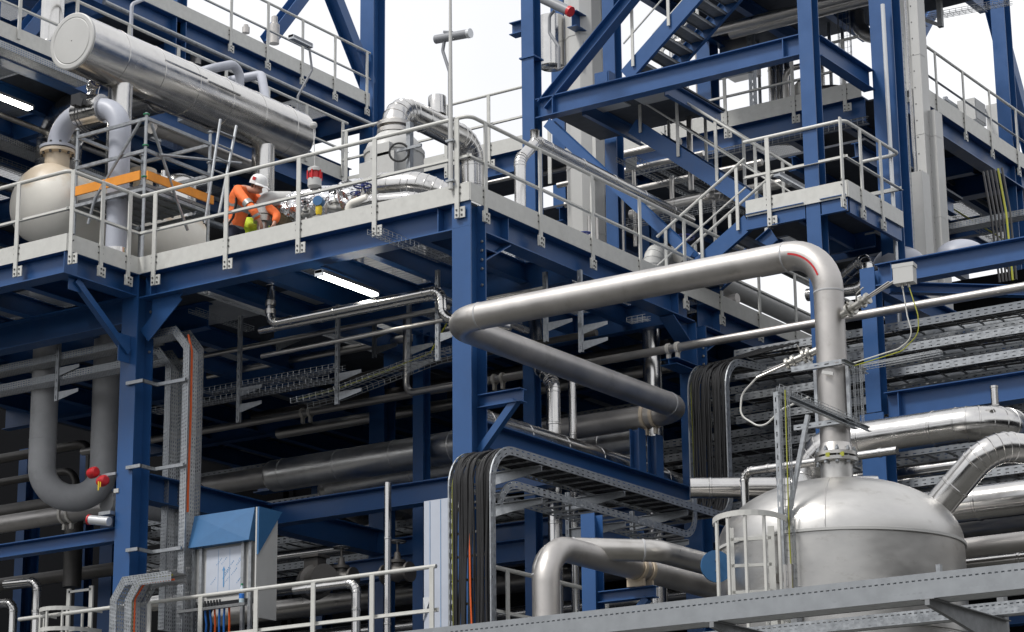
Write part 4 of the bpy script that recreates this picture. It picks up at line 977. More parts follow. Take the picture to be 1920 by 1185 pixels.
for i,(y,px,py,r,mm) in enumerate(((7.5,620,1050,.12,STEEL),(8.2,700,1080,.16,CLAD),(9.2,480,1110,.1,STEEL),(8.6,300,760,.09,PIPEG),(7.,250,740,.06,PIPEG),(9.8,560,800,.14,STEEL),(8.,1250,1120,.13,CLAD),(7.2,1000,1000,.12,CLAD),(6.8,1150,960,.10,CLAD),(10.,1300,1050,.2,STEEL))):
    p=P(px,py,y=y);pipe('shaded level pipe deep under the platform, %s'%['under the hooded cabinet height','just behind the lower railing middle','lowest at the left','thin one left of the drop tray','thinnest at the upper left','above the big polished pipe','bottom right of centre','behind the lower tray','above the short bent pipe','fattest at the lower right'][i],[(-13,y,p[2]),(-.6 if px<1000 else 9,y,p[2])],r,mm)
# ================================================================ silver drum
xd=-8.2;a=P(136,75,x=xd);b=P(556,254,x=xd);zd_=a[2]-.02;rd=.472
DR=T('silver_drum','long silver-clad drum lying high on two clad legs above the main platform','drum',(xd,2.5,ZF))
ya,yb=a[1],b[1]
q=MB();q.lathe([(rd,0),(rd,yb-ya-.06),(rd-.03,yb-ya-.01),(rd-.12,yb-ya+.03),(.01,yb-ya+.05)],(xd,ya,zd_),Y,56,cap=False)
for k in range(1,7):
    y=ya+(yb-ya)*k/6.6;q.lathe([(rd+.001,-.012),(rd+.007,-.008),(rd+.007,.008),(rd+.001,.012)],(xd,y,zd_),Y,56,cap=False)
part('shell',q,CLAD,DR,ang=20)
q=MB();q.box((xd+rd*.93,ya+1.7,zd_+.10),(xd+rd*.93+.03,ya+2.75,zd_+.125));q.box((xd+rd*.97,ya+2.77,zd_+.06),(xd+rd*.97+.025,ya+3.6,zd_+.085));part('seam_strip',q,CLAD,DR)
q=MB();q.lathe([(.01,-.022),(rd*.80,-.022),(rd*.83,-.012),(rd*.86,-.02),(rd-.01,-.02),(rd+.008,-.01),(rd+.008,.03),(rd,.03)],(xd,ya,zd_),Y,56,cap=False);part('end_cap',q,CLADW,DR,ang=20)
for px in (222,491):
    y=mv((xd,0,zd_-1),1,px)[1];q=MB();q.lathe([(.2,0),(.2,zd_-rd*.85-ZF)],(xd+.02,y,ZF),Z,36)
    q.box((xd+.19,y+.06,ZF),(xd+.215,y+.085,zd_-rd*.9));part('leg',q,CLAD,DR,ang=25)
def stub(label,px,py0,py1,x,r,m=PIPEG):
    p=P(px,py0,x=x);h=P(px,py1,x=x)[2]-p[2]
    one('vent_silencer',MB().lathe([(r,0),(r,h*.68),(r*.62,h*.75),(r*.62,h*.97),(r*.5,h)],p,Z,18),m,label,'vent','vent stubs at the top left')
stub('grey vent stub with a narrow neck, just above the top edge of the silver drum',367,122,80,-12.3,.11)
stub('short grey vent stub beside the bent pipe above the silver drum',411,130,100,-12.3,.09)
stub('tall grey vent stub behind the handrail of the highest left platform',514,82,30,-13.3,.11)
stub('lowest grey vent stub poking over the highest left edge board',461,62,46,-13.2,.08)
p=P(400,128,x=-9.3);q_=P(450,118,x=-9.3)
pipe('pale bent pipe rising over the back of the silver drum',[add(p,(-1.2,0,.0)),p,(p[0],q_[1],q_[2]),(p[0],q_[1],q_[2]-1.4)],.085,GREYL,R=.2)
p=P(490,140,x=-9.2);pipe('pale bent pipe folding back beside the first one over the silver drum',[add(p,(-1.3,-.2,0)),p,add(p,(.6,-.55,-.9))],.085,GREYL,R=.14)
# ================================================================ cream vessel, arch pipe, valve
cx=P(80,380,y=.5);rc=.66
CV=T('cream_vessel','cream-primed pressure vessel with rusty bloom, nearest its rounded end, at the left','vessel',(cx[0],1,ZF))
prof=[(.01,-.42)]+[(rc*sin(k/8*pi/2),-.42*cos(k/8*pi/2)) for k in range(1,9)]+[(rc,3.2)]
part('shell',MB().lathe(prof,(cx[0],.55,cx[2]),Y,40),CREAM,CV)
n1=P(107,305,y=.75)
q=MB();zt1=P(107,284,y=.75)[2];q.lathe([(.2,cx[2]-n1[2]+.2),(.2,zt1-n1[2]-.06),(.28,zt1-n1[2]-.05),(.28,zt1-n1[2])],n1,Z,28);part('neck',q,CREAM,CV)
n2=(cx[0]+.55,2.2,cx[2]+.2);q=MB();q.lathe([(.16,0),(.16,.62),(.22,.63),(.22,.70)],n2,Z,24);part('neck',q,CREAM,CV)
q=MB();nb=P(100,455,y=.9);q.lathe([(.19,0),(.19,.55)],(nb[0],.9,ZF+.22),Z,24);q.lathe([(.26,0),(.26,.05)],(nb[0],.9,ZF+.30),Z,24);q.lathe([(.26,0),(.26,.05)],(nb[0],.9,ZF+.24),Z,24);part('drain_nozzle',q,CREAM,CV)
for k in range(10):
    a=2*pi*k/10;part('flange_bolt',MB().lathe([(.022,0),(.022,.2)],(n1[0]+.245*cos(a),n1[1]+.245*sin(a),zt1-.09),Z,6,smooth=False),BOLT,CV)
for y in (1.6,3.2):
    q=MB();q.box((cx[0]-.45,y,ZF),(cx[0]+.45,y+.15,cx[2]-.45));part('saddle',q,CREAM,CV)
za=P(165,212,y=.8)[2];n3=P(219,430,y=.8)
AR=pipe('light grey arch pipe rising from the cream vessel and bending down beside the scaffold',[(n1[0],.75,zt1+.02),(n1[0],.75,za),(n3[0],.8,za),(n3[0],.8,ZF)],.17,GREYL,R=.46,seg=10,n=28,name='arch_pipe')
ARo=bpy.data.objects['arch_pipe']
q=MB();q.lathe([(.18,0),(.29,.005),(.29,.05),(.18,.055)],(n1[0],.75,zt1+.015),Z,28);part('flange',q,GREYL,ARo)
m_=((n1[0]+n3[0])/2,.775,za);dA=nrm((n3[0]-n1[0],.05,0))
q=MB();q.lathe([(.175,-.26),(.205,-.255),(.205,.23),(.175,.235)],m_,dA,32);q.lathe([(.175,.25),(.235,.255),(.235,.285),(.175,.29)],m_,dA,32);part('clad_sleeve',q,CLAD,ARo)
q=MB();q.lathe([(.17,.0),(.185,.005),(.185,.5),(.17,.505)],(n3[0],.8,ZF+.25),Z,32);part('clad_sleeve',q,CLAD,ARo)
c=add(m_,(-.02,-.23,.12));t=T('actuator_box','small black actuator box with two cables on top of the arch pipe','box',c)
q=MB();q.box((c[0]-.10,c[1]-.08,c[2]-.08),(c[0]+.10,c[1]+.06,c[2]+.10));q.obox((c[0]+.02,c[1]-.10,c[2]-.09),(.12,0,-.06),(0,.02,0),(.05,0,.12));part('housing',q,DARK,t)
for o in (-.03,.04):part('cable',MB().tube(fil([add(c,(o,-.05,-.08)),add(c,(o,-.07,-.30)),add(c,(o+.12,-.05,-.50)),add(c,(o+.42,.0,-.72))],.12,5),.009,6),BLACK,t)
def valve(label,p,ax,s=.1,wheel=.14,tilt=(0,0,1),body=VALVE,wheelm=WHEELB,group=None):
    t=T('valve',label,'valve',p,group);ax=nrm(ax);tl=nrm(tilt)
    q=MB();q.lathe([(s*1.25,-s*2),(s*1.25,-s*1.7),(s*.75,-s*1.6),(s*.85,-s*.8),(s*1.15,0),(s*.85,s*.8),(s*.75,s*1.6),(s*1.25,s*1.7),(s*1.25,s*2)],p,ax,20);part('body',q,body,t)
    q=MB();q.lathe([(s*.8,0),(s*.75,s*1.2),(s*1.05,s*1.25),(s*1.05,s*1.6),(s*.5,s*1.65),(s*.35,s*2.6)],p,tl,16);q.lathe([(s*.14,s*2.4),(s*.14,s*4.1)],p,tl,8);bn=part('bonnet',q,body,t)
    c=add(p,tl,s*3.9);q=MB();q.torus(c,tl,wheel,wheel*.11,24,7)
    x=nrm(cross(tl,(1,0,0) if abs(tl[0])<.9 else (0,1,0)));u=cross(tl,x)
    for k in range(3):
        a=2*pi*k/3+.4;q.tube([add(c,tl,-.01),add(add(c,x,wheel*cos(a)),u,wheel*sin(a))],wheel*.08,6)
    q.lathe([(wheel*.22,-.02),(wheel*.22,.02)],c,tl,10);part('handwheel',q,wheelm,bn)
    return t
p=P(172,163,y=1.6);valve('foil-wrapped valve with a blue handwheel facing out, above the arch pipe',p,Z,.085,.10,(.85,-.5,0),FOIL)
p=P(105,400,y=3.3);zz=P(105,222,y=3.3)[2];clad_pipe('very wide segmented clad elbow in shade behind the arch pipe',[(p[0],3.3,ZF),(p[0],3.3,zz),(p[0]+2.6,3.3,zz)],.40,R=.62,seg=7,bands=.5)
a=P(300,430,x=-6.9);clad_pipe('fat clad cylinder lying on the platform behind the scaffold foot',[(a[0],2.2,ZF+.36),(a[0],6.6,ZF+.36)],.36,bands=.9,name='clad_drum')
# ================================================================ scaffold
xs=P(272,300,y=.5)[0];xsl=P(144,300,y=.5)[0];ysb=P(392,345,x=xs)[1]
SF=T('scaffold','galvanised scaffold with orange toe boards standing at the platform corner','scaffold',(xs,.5,ZF))
ztop_=P(272,212,y=.5)[2];ztl=P(143,242,y=.5)[2]
for x,y,z1 in ((xs,.5,ztop_),(xsl,.5,ztl),(xs,ysb,P(396,235,x=xs)[2]-.1),(xsl,ysb,ztl)):
    q=MB();q.tube([(x,y,ZF+.02),(x,y,z1)],.026,10);q.box((x-.07,y-.07,ZF),(x+.07,y+.07,ZF+.012));part('standard',q,GALV,SF)
    q=MB()
    for z in (z1-.04,z1-.55,z1-1.06):
        if z>ZF:q.lathe([(.028,0),(.05,.005),(.05,.02),(.028,.025)],(x,y,z),Z,12)
    part('rosette',q,GREENPL if z1==ztop_ else GALV,SF)
zdeck=P(272,330,y=.5)[2]-.12
for z in (ztop_-.10,ztop_-.62,zdeck-.09):
    q=MB();q.bar((xsl,.5,z),(xs,.5,z),.045,.05);part('ledger',q,GALV,SF)
    q=MB();q.bar((xs,.5,z+.01),(xs,ysb,z+.01),.045,.05);part('ledger',q,GALV,SF)
    q=MB();q.bar((xsl,.5,z),(xsl,ysb,z),.045,.05);part('ledger',q,GALV,SF)
    q=MB();q.bar((xsl,ysb,z),(xs,ysb,z),.045,.05);part('ledger',q,GALV,SF)
q=MB();q.box((xsl-.03,.44,zdeck+.06),(xs-.05,.47,zdeck+.21));q.m=1;part('toe_board',q,[ORANGEB],SF)
q=MB();q.box((xs+.035,.5,zdeck+.06),(xs+.065,ysb+.05,zdeck+.20));part('toe_board',q,ORANGEB,SF)
for k in range(4):
    y=.56+(ysb-.6)*k/4;q=MB();q.box((xsl,y,zdeck-.03),(xs,y+(ysb-.6)/4-.02,zdeck+.02))
    for j in range(6):q.box((xsl+.1+j*.22,y+.01,zdeck-.055),(xsl+.13+j*.22,y+(ysb-.6)/4-.03,zdeck-.0305))
    part('deck_plank',q,GALVD,SF)
for a,b in (((262,226),(172,388)),((283,228),(352,415)),((272,226),(350,410))):
    pass
q=MB();q.tube([P(263,228,y=.46),P(178,372,y=.46),P(165,420,y=.46)],.024,8);part('brace',q,GALV,SF)
q=MB();q.tube([P(284,232,x=xs+.06),P(330,372,x=xs+.06),P(352,432,x=xs+.06)],.024,8);part('brace',q,GALV,SF)
lx=xs+.25
for p0,p1 in (((413,224),(396,338)),((443,236),(424,332))):
    a=P(*p0,x=lx);b=P(*p1,x=lx);q=MB();q.tube([add(b,sub(b,a),.7),a],.024,8);part('ladder_stile',q,GALV,SF)
for k in range(4):
    q=MB();q.tube([P(411-k*4,246+k*24,x=lx),P(440-k*4,258+k*24,x=lx)],.014,6);part('ladder_rung',q,GALV,SF)
q=MB();q.tube([P(300,290,x=xs+.1),P(452,306,x=xs+.1)],.022,8);part('coupled_tube',q,GALV,SF)
# ================================================================ workers
def skinned(name,verts,edges,m,par,sub_=2,label=None):
    """one continuous surface grown over a jointed skeleton; verts: (x,y,z,rx,ry)"""
    me=bpy.data.meshes.new(name);off=WL[par];me.from_pydata([sub(v[:3],off) for v in verts],edges,[])
    ob=bpy.data.objects.new(name,me);COL.objects.link(ob);md=ob.modifiers.new('s','SKIN');md.use_smooth_shade=True
    for i,v in enumerate(verts):
        sv=me.skin_vertices[0].data[i];sv.radius=(v[3],v[4] if len(v)>4 else v[3]);sv.use_root=(i==0)
    md2=ob.modifiers.new('u','SUBSURF');md2.levels=sub_;md2.render_levels=sub_
    dg=bpy.context.evaluated_depsgraph_get();nm=bpy.data.meshes.new_from_object(ob.evaluated_get(dg));nm.name=name
    ob.modifiers.clear();ob.data=nm;nm.materials.clear();nm.materials.append(m);ob.parent=par
    for p in nm.polygons:p.use_smooth=True;p.material_index=0
    if label:ob['label']=label
    return ob
def helmet(par,c,tiltx,r=.135,face=1):
    ax=nrm((tiltx,-.05,1));q=MB();q.lathe([(r*1.02,-.02),(r*1.03,.02),(r*.97,.07),(r*.8,.115),(r*.5,.145),(.01,.155)],c,ax,24,cap=False)
    fx=nrm(cross((0,1,0),ax));k=[]
    for i in range(9):
        a=-1.1+2.2*i/8;d=add(mul(fx,cos(a)),(0,1,0),sin(a));k.append((add(add(c,d,r*1.0),ax,-.01),add(add(c,d,r*1.0+.075*cos(a)**.7),ax,-.035)))
    for i in range(8):
        b=q.vs([k[i][0],k[i][1],k[i+1][1],k[i+1][0],add(k[i][0],ax,.014),add(k[i][1],ax,.01),add(k[i+1][1],ax,.01),add(k[i+1][0],ax,.014)])
        for f in ((0,1,2,3),(7,6,5,4),(1,5,6,2),(0,4,5,1),(2,6,7,3)):q.face([b+j for j in f],True)
    q.box((c[0]-.012,c[1]-r*.9,c[2]+.02),(c[0]+.012,c[1]-r*.9+.01,c[2]+.03))
    o=part('helmet',q,HELM,par)
    e=add(add(c,fx,.03),(0,-r*.93,0));q=MB();q.obox(add(e,(-.028,-.02,.045)),mul(fx,.055),(0,.02,.0),mul(ax,.05));part('helmet_sticker',q,RED,o)
    return o
def hand(vs,es,wi,wp,d,n):
    """palm, four fingers and a thumb grown from wrist vertex wi"""
    d=nrm(d);n=nrm(n);s=cross(d,n)
    vs.append((*add(wp,d,.05),.036,.02));pi_=len(vs)-1;es.append((wi,pi_))
    for j,(o,l) in enumerate(((-.028,.068),(-.009,.078),(.010,.073),(.027,.056))):
        a=add(add(wp,d,.085),s,o);b=add(add(a,d,l*.5),n,-.012);c=add(add(b,d,l*.38),n,-.028)
        k=len(vs);vs.append((*a,.011));vs.append((*b,.0095));vs.append((*c,.008));es.extend([(pi_,k),(k,k+1),(k+1,k+2)])
    a=add(add(add(wp,d,.045),s,-.042),n,-.01);b=add(add(a,d,.035),n,-.03)
    k=len(vs);vs.append((*a,.013));vs.append((*b,.010));es.extend([(pi_,k),(k,k+1)])
yw=1.55
hip=P(439,420,y=yw);sh=P(457,360,y=yw);hd_=P(484,351,y=yw)
W1=T('person','worker in an orange high-visibility jacket and white helmet bending over by the rail','person',(hip[0],yw,ZF))
hj=(hip[0],yw,hip[2]+.0)
kL=(hip[0]+.05,yw-.12,ZF+.49);kR=(hip[0]+.09,yw+.13,ZF+.49);fL=(hip[0]-.03,yw-.13,ZF+.08);fR=(hip[0]+.02,yw+.15,ZF+.08)
sL=(sh[0]+.02,yw-.19,sh[2]-.02);sR=(sh[0]+.05,yw+.19,sh[2]-.03)
eL=P(475,394,y=yw-.25);hL=P(489,420,y=yw-.14);wL=add(hL,nrm(sub(eL,hL)),.08);eR=add(eL,(.10,.46,.03));hR=add(hL,(.06,.22,.01));wR=add(hR,nrm(sub(eR,hR)),.08)
nk=add(sh,(.09,0,.04))
vs=[(*hj,.12,.13),(*add(hj,sub(sh,hj),.5),.11,.12),(*sh,.11,.13),(*nk,.055,.055),(*add(hd_,(-.02,0,-.06)),.072,.07),(*add(hd_,(.0,0,.03)),.09,.078),(*add(hd_,(.03,0,.10)),.068,.065),
    (*add(hd_,(.112,0,-.012)),.015,.013),(*add(hd_,(.055,0,-.10)),.03,.033),
    (*sL,.06),(*eL,.045),(*wL,.030),(*sR,.06),(*eR,.045),(*wR,.030),
    (hj[0],yw-.1,hj[2]-.05,.09),(*kL,.06),(*fL,.045),(fL[0]+.17,fL[1],ZF+.04,.035),(hj[0],yw+.1,hj[2]-.05,.09),(*kR,.06),(*fR,.045),(fR[0]+.17,fR[1],ZF+.04,.035)]
es=[(0,1),(1,2),(2,3),(3,4),(4,5),(5,6),(5,7),(4,8),(2,9),(9,10),(10,11),(2,12),(12,13),(13,14),(0,15),(15,16),(16,17),(17,18),(0,19),(19,20),(20,21),(21,22)]
hand(vs,es,11,wL,sub(hL,wL),(.8,-.3,.4));hand(vs,es,14,wR,sub(hR,wR),(.8,.3,.4))
skinned('body',vs,es,SKIN,W1)
jv=[(*add(hj,(-.02,0,-.14)),.175,.185),(*add(hj,(-.01,0,.04)),.165,.18),(*add(hj,sub(sh,hj),.5),.155,.175),(*add(sh,(-.015,0,-.05)),.135,.165),(*add(nk,(-.03,0,-.01)),.08,.08),(*sL,.085),(*add(sL,sub(eL,sL),.5),.075),(*eL,.07),(*wL,.055),(*sR,.085),(*eR,.07),(*wR,.055)]
je=[(0,1),(1,2),(2,3),(3,4),(3,5),(5,6),(6,7),(7,8),(3,9),(9,10),(10,11)]
JK=skinned('jacket',jv,je,HIVIS,W1)
hv=[(*add(nk,(-.08,0,.02)),.07,.10),(*add(nk,(-.15,0,-.04)),.065,.10),(*add(nk,(-.18,0,-.10)),.04,.07)];skinned('hood',hv,[(0,1),(1,2)],HIVIS,W1)
def band(par,a,b,r1,r2,n=20):
    d=nrm(sub(b,a));q=MB();x=nrm(cross(d,(0,1,0)));k=len(q.v)
    for p in (a,b):
        for j in range(n):q.v.append(add(add(p,x,r1*cos(2*pi*j/n)),(0,1,0),r2*sin(2*pi*j/n)))
    for j in range(n):q.face((j,(j+1)%n,n+(j+1)%n,n+j),True)
    WL[par]=WL[W1];return part('reflective_band',q,REFL,par)
def fitted(par,a,b,m,lift=.006):
    # tape hugging the jacket: the jacket's own faces between two cutting planes, lifted off a little
    me=par.data;off=WL[W1];d=nrm(sub(b,a));L_=ln(sub(b,a));q=MB()
    for p in me.polygons:
        c=add(tuple(p.center),off);h=dot(sub(c,a),d)
        if 0<h<L_ and ln(sub(sub(c,a),mul(d,h)))<.26:
            k=q.vs([add(add(tuple(me.vertices[i].co),off),tuple(me.vertices[i].normal),lift) for i in p.vertices]);q.face(range(k,k+len(p.vertices)),True)
    WL[par]=WL[W1]
    if q.f:part('reflective_band',q,m,par)
ax_=sub(sh,hj)
fitted(JK,add(hj,ax_,-.16),add(hj,ax_,-.02),REFL);fitted(JK,add(hj,ax_,.44),add(hj,ax_,.58),REFL)
d=sub(eL,sL);q=MB();q.tube([add(sL,d,.62),add(sL,d,.80)],.082,14,cap=False);WL[JK]=WL[W1];part('reflective_band',q,REFL,JK)
d=sub(wL,eL);q=MB();q.tube([add(eL,d,.45),add(eL,d,.70)],.070,14,cap=False);part('reflective_band',q,REFL,JK)
q=MB();q.tube(fil([add(sh,(-.06,-.15,.08)),add(hj,add(ax_,(.1,-.21,0)),.6) if 0 else add(add(hj,ax_,.55),(.10,-.19,0)),add(hj,(.14,-.19,.03)),add(hj,(-.02,-.2,-.14))],.1,4),.02,6);part('shoulder_strap',q,BLACK,W1)
tv=[(*add(hj,(0,0,-.04)),.12,.14),(hj[0]+.02,yw-.10,hj[2]-.14,.105),(*kL,.085),(*add(fL,(0,0,.04)),.075),(hj[0]+.02,yw+.10,hj[2]-.14,.105),(*kR,.085),(*add(fR,(0,0,.04)),.075)]
skinned('trousers',tv,[(0,1),(1,2),(2,3),(0,4),(4,5),(5,6)],NAVY,W1)
for f in (fL,fR):
    part('boot',MB().ball((f[0]+.07,f[1],ZF+.05),.07,10,(1.9,.75,.72)),DARK,W1)
q=MB();q.ball(add(hd_,(-.035,0,.035)),.094,12,(1.,.9,.9));part('hair',q,HAIR,W1)
for s in (-1,1):part('ear',MB().ball(add(hd_,(-.005,s*.083,-.0)),.024,8,(.7,.4,1.2)),SKIN,W1)
helmet(W1,add(hd_,(.0,0,.055)),.42)
# second worker crouching
h2=P(487,391,y=2.1)
W2=T('person','crouching worker in a yellow jacket, white helmet just showing below the first','person',(h2[0],2.1,ZF))
Y2=2.1
hp2=(h2[0]-.34,Y2+.05,ZF+.34);s2=(h2[0]-.10,Y2+.03,h2[2]-.24);e2L=P(470,425,y=Y2-.2);w2L=P(487,428,y=Y2-.25);e2R=(s2[0]+.25,Y2+.35,s2[2]-.2);w2R=P(512,424,y=Y2+.15)
vs=[(*hp2,.13,.16),(*s2,.11,.16),(*add(s2,(.06,0,.10)),.055,.055),(*add(h2,(0,0,-.06)),.075,.07),(*add(h2,(.02,0,.03)),.09,.078),(*add(h2,(.115,0,-.02)),.015,.014),(s2[0],Y2-.17,s2[2],.06),(*e2L,.045),(*w2L,.03),(s2[0],Y2+.23,s2[2],.06),(*e2R,.045),(*w2R,.03),
    (hp2[0]+.38,Y2-.1,ZF+.42,.07),(hp2[0]+.15,Y2-.1,ZF+.08,.05),(hp2[0]+.38,Y2+.2,ZF+.42,.07),(hp2[0]+.15,Y2+.2,ZF+.08,.05)]
es=[(0,1),(1,2),(2,3),(3,4),(4,5),(1,6),(6,7),(7,8),(1,9),(9,10),(10,11),(0,12),(12,13),(0,14),(14,15)]
hand(vs,es,8,w2L,(.9,.0,-.2),(0,-.3,1));hand(vs,es,11,w2R,(-.6,-.2,-.4),(0,-.3,1))
skinned('body',vs,es,SKIN,W2)
skinned('jacket',[(*hp2,.17,.2),(*s2,.14,.19),(*add(s2,(.05,0,.07)),.08,.08),(s2[0],Y2-.17,s2[2],.085),(*e2L,.075),(*add(w2L,(-.03,0,0)),.055),(s2[0],Y2+.23,s2[2],.085),(*e2R,.07),(*w2R,.052)],[(0,1),(1,2),(1,3),(3,4),(4,5),(1,6),(6,7),(7,8)],HIVISY,W2)
skinned('trousers',[(*hp2,.15,.18),(hp2[0]+.38,Y2-.1,ZF+.42,.10),(hp2[0]+.15,Y2-.1,ZF+.12,.08),(hp2[0]+.38,Y2+.2,ZF+.42,.10),(hp2[0]+.15,Y2+.2,ZF+.12,.08)],[(0,1),(1,2),(0,3),(3,4)],NAVY,W2)
helmet(W2,add(h2,(.0,0,.02)),.35)
# ================================================================ fittings near the workers
YS=1.75;p=P(493,418,y=YS);zt_=P(492,362,y=YS)[2]
t=T('flanged_stub','short grey flanged pipe stub the workers are bending over','pipe',(p[0],YS,ZF))
q=MB();q.lathe([(.09,0),(.09,p[2]-ZF),(.15,p[2]-ZF+.005),(.15,p[2]-ZF+.05),(.15,p[2]-ZF+.10),(.09,p[2]-ZF+.105)],(p[0],YS,ZF),Z,20);part('flange',q,VALVE,t)
q=MB();q.lathe([(.08,p[2]-ZF+.12),(.12,p[2]-ZF+.13),(.12,zt_-ZF-.30)],(p[0],YS,ZF),Z,24);q.tube(fil([(p[0],YS,zt_-.31),(p[0],YS,zt_-.10),(p[0]+.30,YS+.3,zt_-.08)],.14,5),.12,20);part('cladding',q,CLADW,t)
def crinkled(label,pts,r,seed,m=FOIL,name='foil_wrapped_pipe',cat='pipe'):
    rnd=random.Random(seed);path=dens(fil(pts,r*2,4),.09);q=MB();n=20;q.tube(path,r,n)
    q.v=[add(v,(rnd.uniform(-1,1),rnd.uniform(-1,1),rnd.uniform(-1,1)),r*.10) for v in q.v];q.sm=[False]*len(q.sm)
    return one(name,q,m,label,cat)
a=P(532,392,y=2.1);b=P(655,374,y=2.3);crinkled('crumpled silver foil wrapped round a fat pipe right of the workers',[a,P(600,380,y=2.15),b,add(b,(.5,.6,.0))],.24,5)
crinkled('ragged mineral wool collar bare of cladding beside the foil-wrapped pipe',[P(511,384,y=2.0),P(528,386,y=2.05),add(P(528,386,y=2.05),(.0,0,-.35))],.18,8,WOOL,'wool_collar','insulation')
p=P(655,345,y=1.75);crinkled('crinkled foil jacket round the valve below the white machine',[p,add(p,(.15,.1,-.5))],.22,9)
p=P(598,378,y=.75);t=T('transmitter','small blue and yellow pressure transmitter on a stem right of the workers','instrument',(p[0],.75,ZF))
q=MB();q.lathe([(.075,-.06),(.075,.06)],p,(.3,-.9,0),16);part('housing',q,BLUE2,t)
q=MB();q.lathe([(.04,-.20),(.05,-.16),(.05,-.08),(.03,-.06)],p,Z,12);part('tag',q,YEL,t)
q=MB();q.tube([(p[0],.75,ZF),add(p,(0,0,-.18))],.02,8);q.lathe([(.12,0),(.12,.05)],(p[0],.75,p[2]-.36),Z,16);q.lathe([(.12,0),(.12,.05)],(p[0],.75,p[2]-.30),Z,16);q.lathe([(.08,-.25),(.14,-.2),(.14,-.02),(.08,0)],(p[0],.75,p[2]-.38),Z,16);part('stem',q,VALVE,t)
p=P(590,330,y=2.0);t=T('chain_hoist','small red and white hoist block hanging by a striped rope','hoist',(p[0],2.,p[2]-.3))
q=MB();q.lathe([(.05,-.2),(.11,-.17),(.11,-.05)],p,Z,14);q.lathe([(.11,.07),(.11,.12),(.05,.15)],p,Z,14);part('end_cap',q,CLADW,t)
q=MB();q.lathe([(.085,-.05),(.085,.07)],p,Z,14)
for k in range(6):q.bar(add(p,(.11*cos(k),.11*sin(k),-.06)),add(p,(.11*cos(k),.11*sin(k),.08)),.02,.02,up=X)
part('cage',q,RED,t);pt=P(588,235,y=2.);part('rope',MB().tube([add(p,(0,0,.14)),pt],.008,6),CLADW,t)
part('hook_block',MB().ball(pt,.06,10),CLADW,t)
p=P(680,352,y=1.05);valve('grey valve with dark blue handwheel lying flat, below the white machine',add(p,(0,0,-.30)),X,.085,.13,Z,VALVE)
p=P(700,378,y=.8);clad_pipe('lower short clad pipe bend behind the front rail, right of the valve',[add(p,(-.35,0,-.02)),p,P(775,372,y=.8),add(P(775,372,y=.8),(.3,.55,-.12))],.105,R=.25,seg=4,bands=.4)
p=P(706,362,y=1.5);e=P(790,345,y=1.5);clad_pipe('fat clad pipe bend curving down behind the front rail near the mast',[add(p,(-.4,.2,.0)),add(p,(0,0,.1)),e,add(e,(.7,1.0,-.55))],.20,R=.5,seg=5,bands=.5)
p=P(655,392,y=.7);pipe('small cream pipe elbow with flange at the foot of the valve',[(p[0],.7,ZF),(p[0],.7,p[2]+.06),(p[0]+.3,.75,p[2]+.12)],.07,CREAM,R=.1)
# white machine and the arch over it
mx_=P(712,330,y=5.);t=T('white_machine','white upright machine housing behind the rail under the arched silver pipe','machine',(mx_[0],5.4,ZF))
zt2=P(712,235,y=5.)[2];zm=P(712,262,y=5)[2]
q=MB();q.lathe([(.50,0),(.50,zm-ZF-.2),(.52,zm-ZF-.19),(.52,zm-ZF-.12),(.50,zm-ZF-.11),(.46,zm-ZF),(.34,zt2-ZF-.12),(.22,zt2-ZF)],(mx_[0],5.4,ZF),Z,32);part('housing',q,CLADW,t)
for dx,dz,w1,h1 in ((-.33,-.9,.28,.5),(.05,-.9,.35,.6),(-.1,-.35,.4,.22)):
    q=MB();q.box((mx_[0]+dx,4.86,zm+dz),(mx_[0]+dx+w1,4.95,zm+dz+h1));part('cover',q,CLADW,t)
q=MB();q.torus(add(mx_,(.55,-.2,.25)),nrm((.5,-.8,0)),.16,.018,20,6);part('cable_loop',q,BLACK,t)
q=MB();q.box((mx_[0]+.62,4.9,zm-.9),(mx_[0]+.70,5.0,zm+.15));q.box((mx_[0]+.45,4.86,zm-.05),(mx_[0]+.95,4.90,zm+.0));q.box((mx_[0]+.45,4.86,zm-.35),(mx_[0]+.95,4.90,zm-.30));part('strut',q,GALV,t)
zaA=P(760,192,y=5.4)[2];ee=mv((mx_[0],5.4,zaA),1,885)
clad_pipe('silver clad pipe arching from the white machine over to the right against the sky',[(mx_[0],5.4,zt2-.02),(mx_[0],5.4,zaA),(mx_[0],ee[1],zaA-.02),(mx_[0],ee[1],ZF)],.235,R=.45,seg=6,bands=1.2,flanges=[((mx_[0],5.4,zt2+.05),Z)])
c=mv((mx_[0],5.4,zaA),1,820);one('vent_hood',MB().lathe([(.16,.2),(.16,.52),(.15,.54),(.01,.55)],c,Z,24),CLAD,'upright silver clad hood sitting on the arched pipe','vent hood')
yk=9.6;zk=P(918,268,y=yk)[2]-.2;xk0=P(642,330,y=yk)[0];xk1=P(1000,250,y=yk)[0]
handrail('white handrail of the far walkway behind the white machine, sky behind it',[(xk0,yk),(xk1,yk)],[(0,650),(0,760),(0,838),(0,918)],zk,[(0,-1)],toe=.2)
t=T('walkway','blue walkway behind the machine, under the far white handrail','walkway',(-6,yk,ZF))
q=MB();q.ibeam((xk0,yk+.16,zk-.24),(xk1,yk+.16,zk-.24),.42,.25,.016,.012);part('edge_beam',q,BLUE,t)
q=MB();q.box((xk0,yk+.03,zk-.025),(xk1,yk+2.2,zk-.005));part('deck_panel',q,DECKD,t)
q=MB();q.tube([(xk0,yk-.1,zk-.62),(xk1,yk-.1,zk-.62)],.04,8);part('under_pipe',q,STEEL,t)
for px in (700,860,975):
    p=P(px,330,y=yk+1.8);part('post',MB().ibeam((p[0],yk+1.8,ZF),(p[0],yk+1.8,zk-.45),.16,.16,.012,.008,up=Y),BLUE,t)
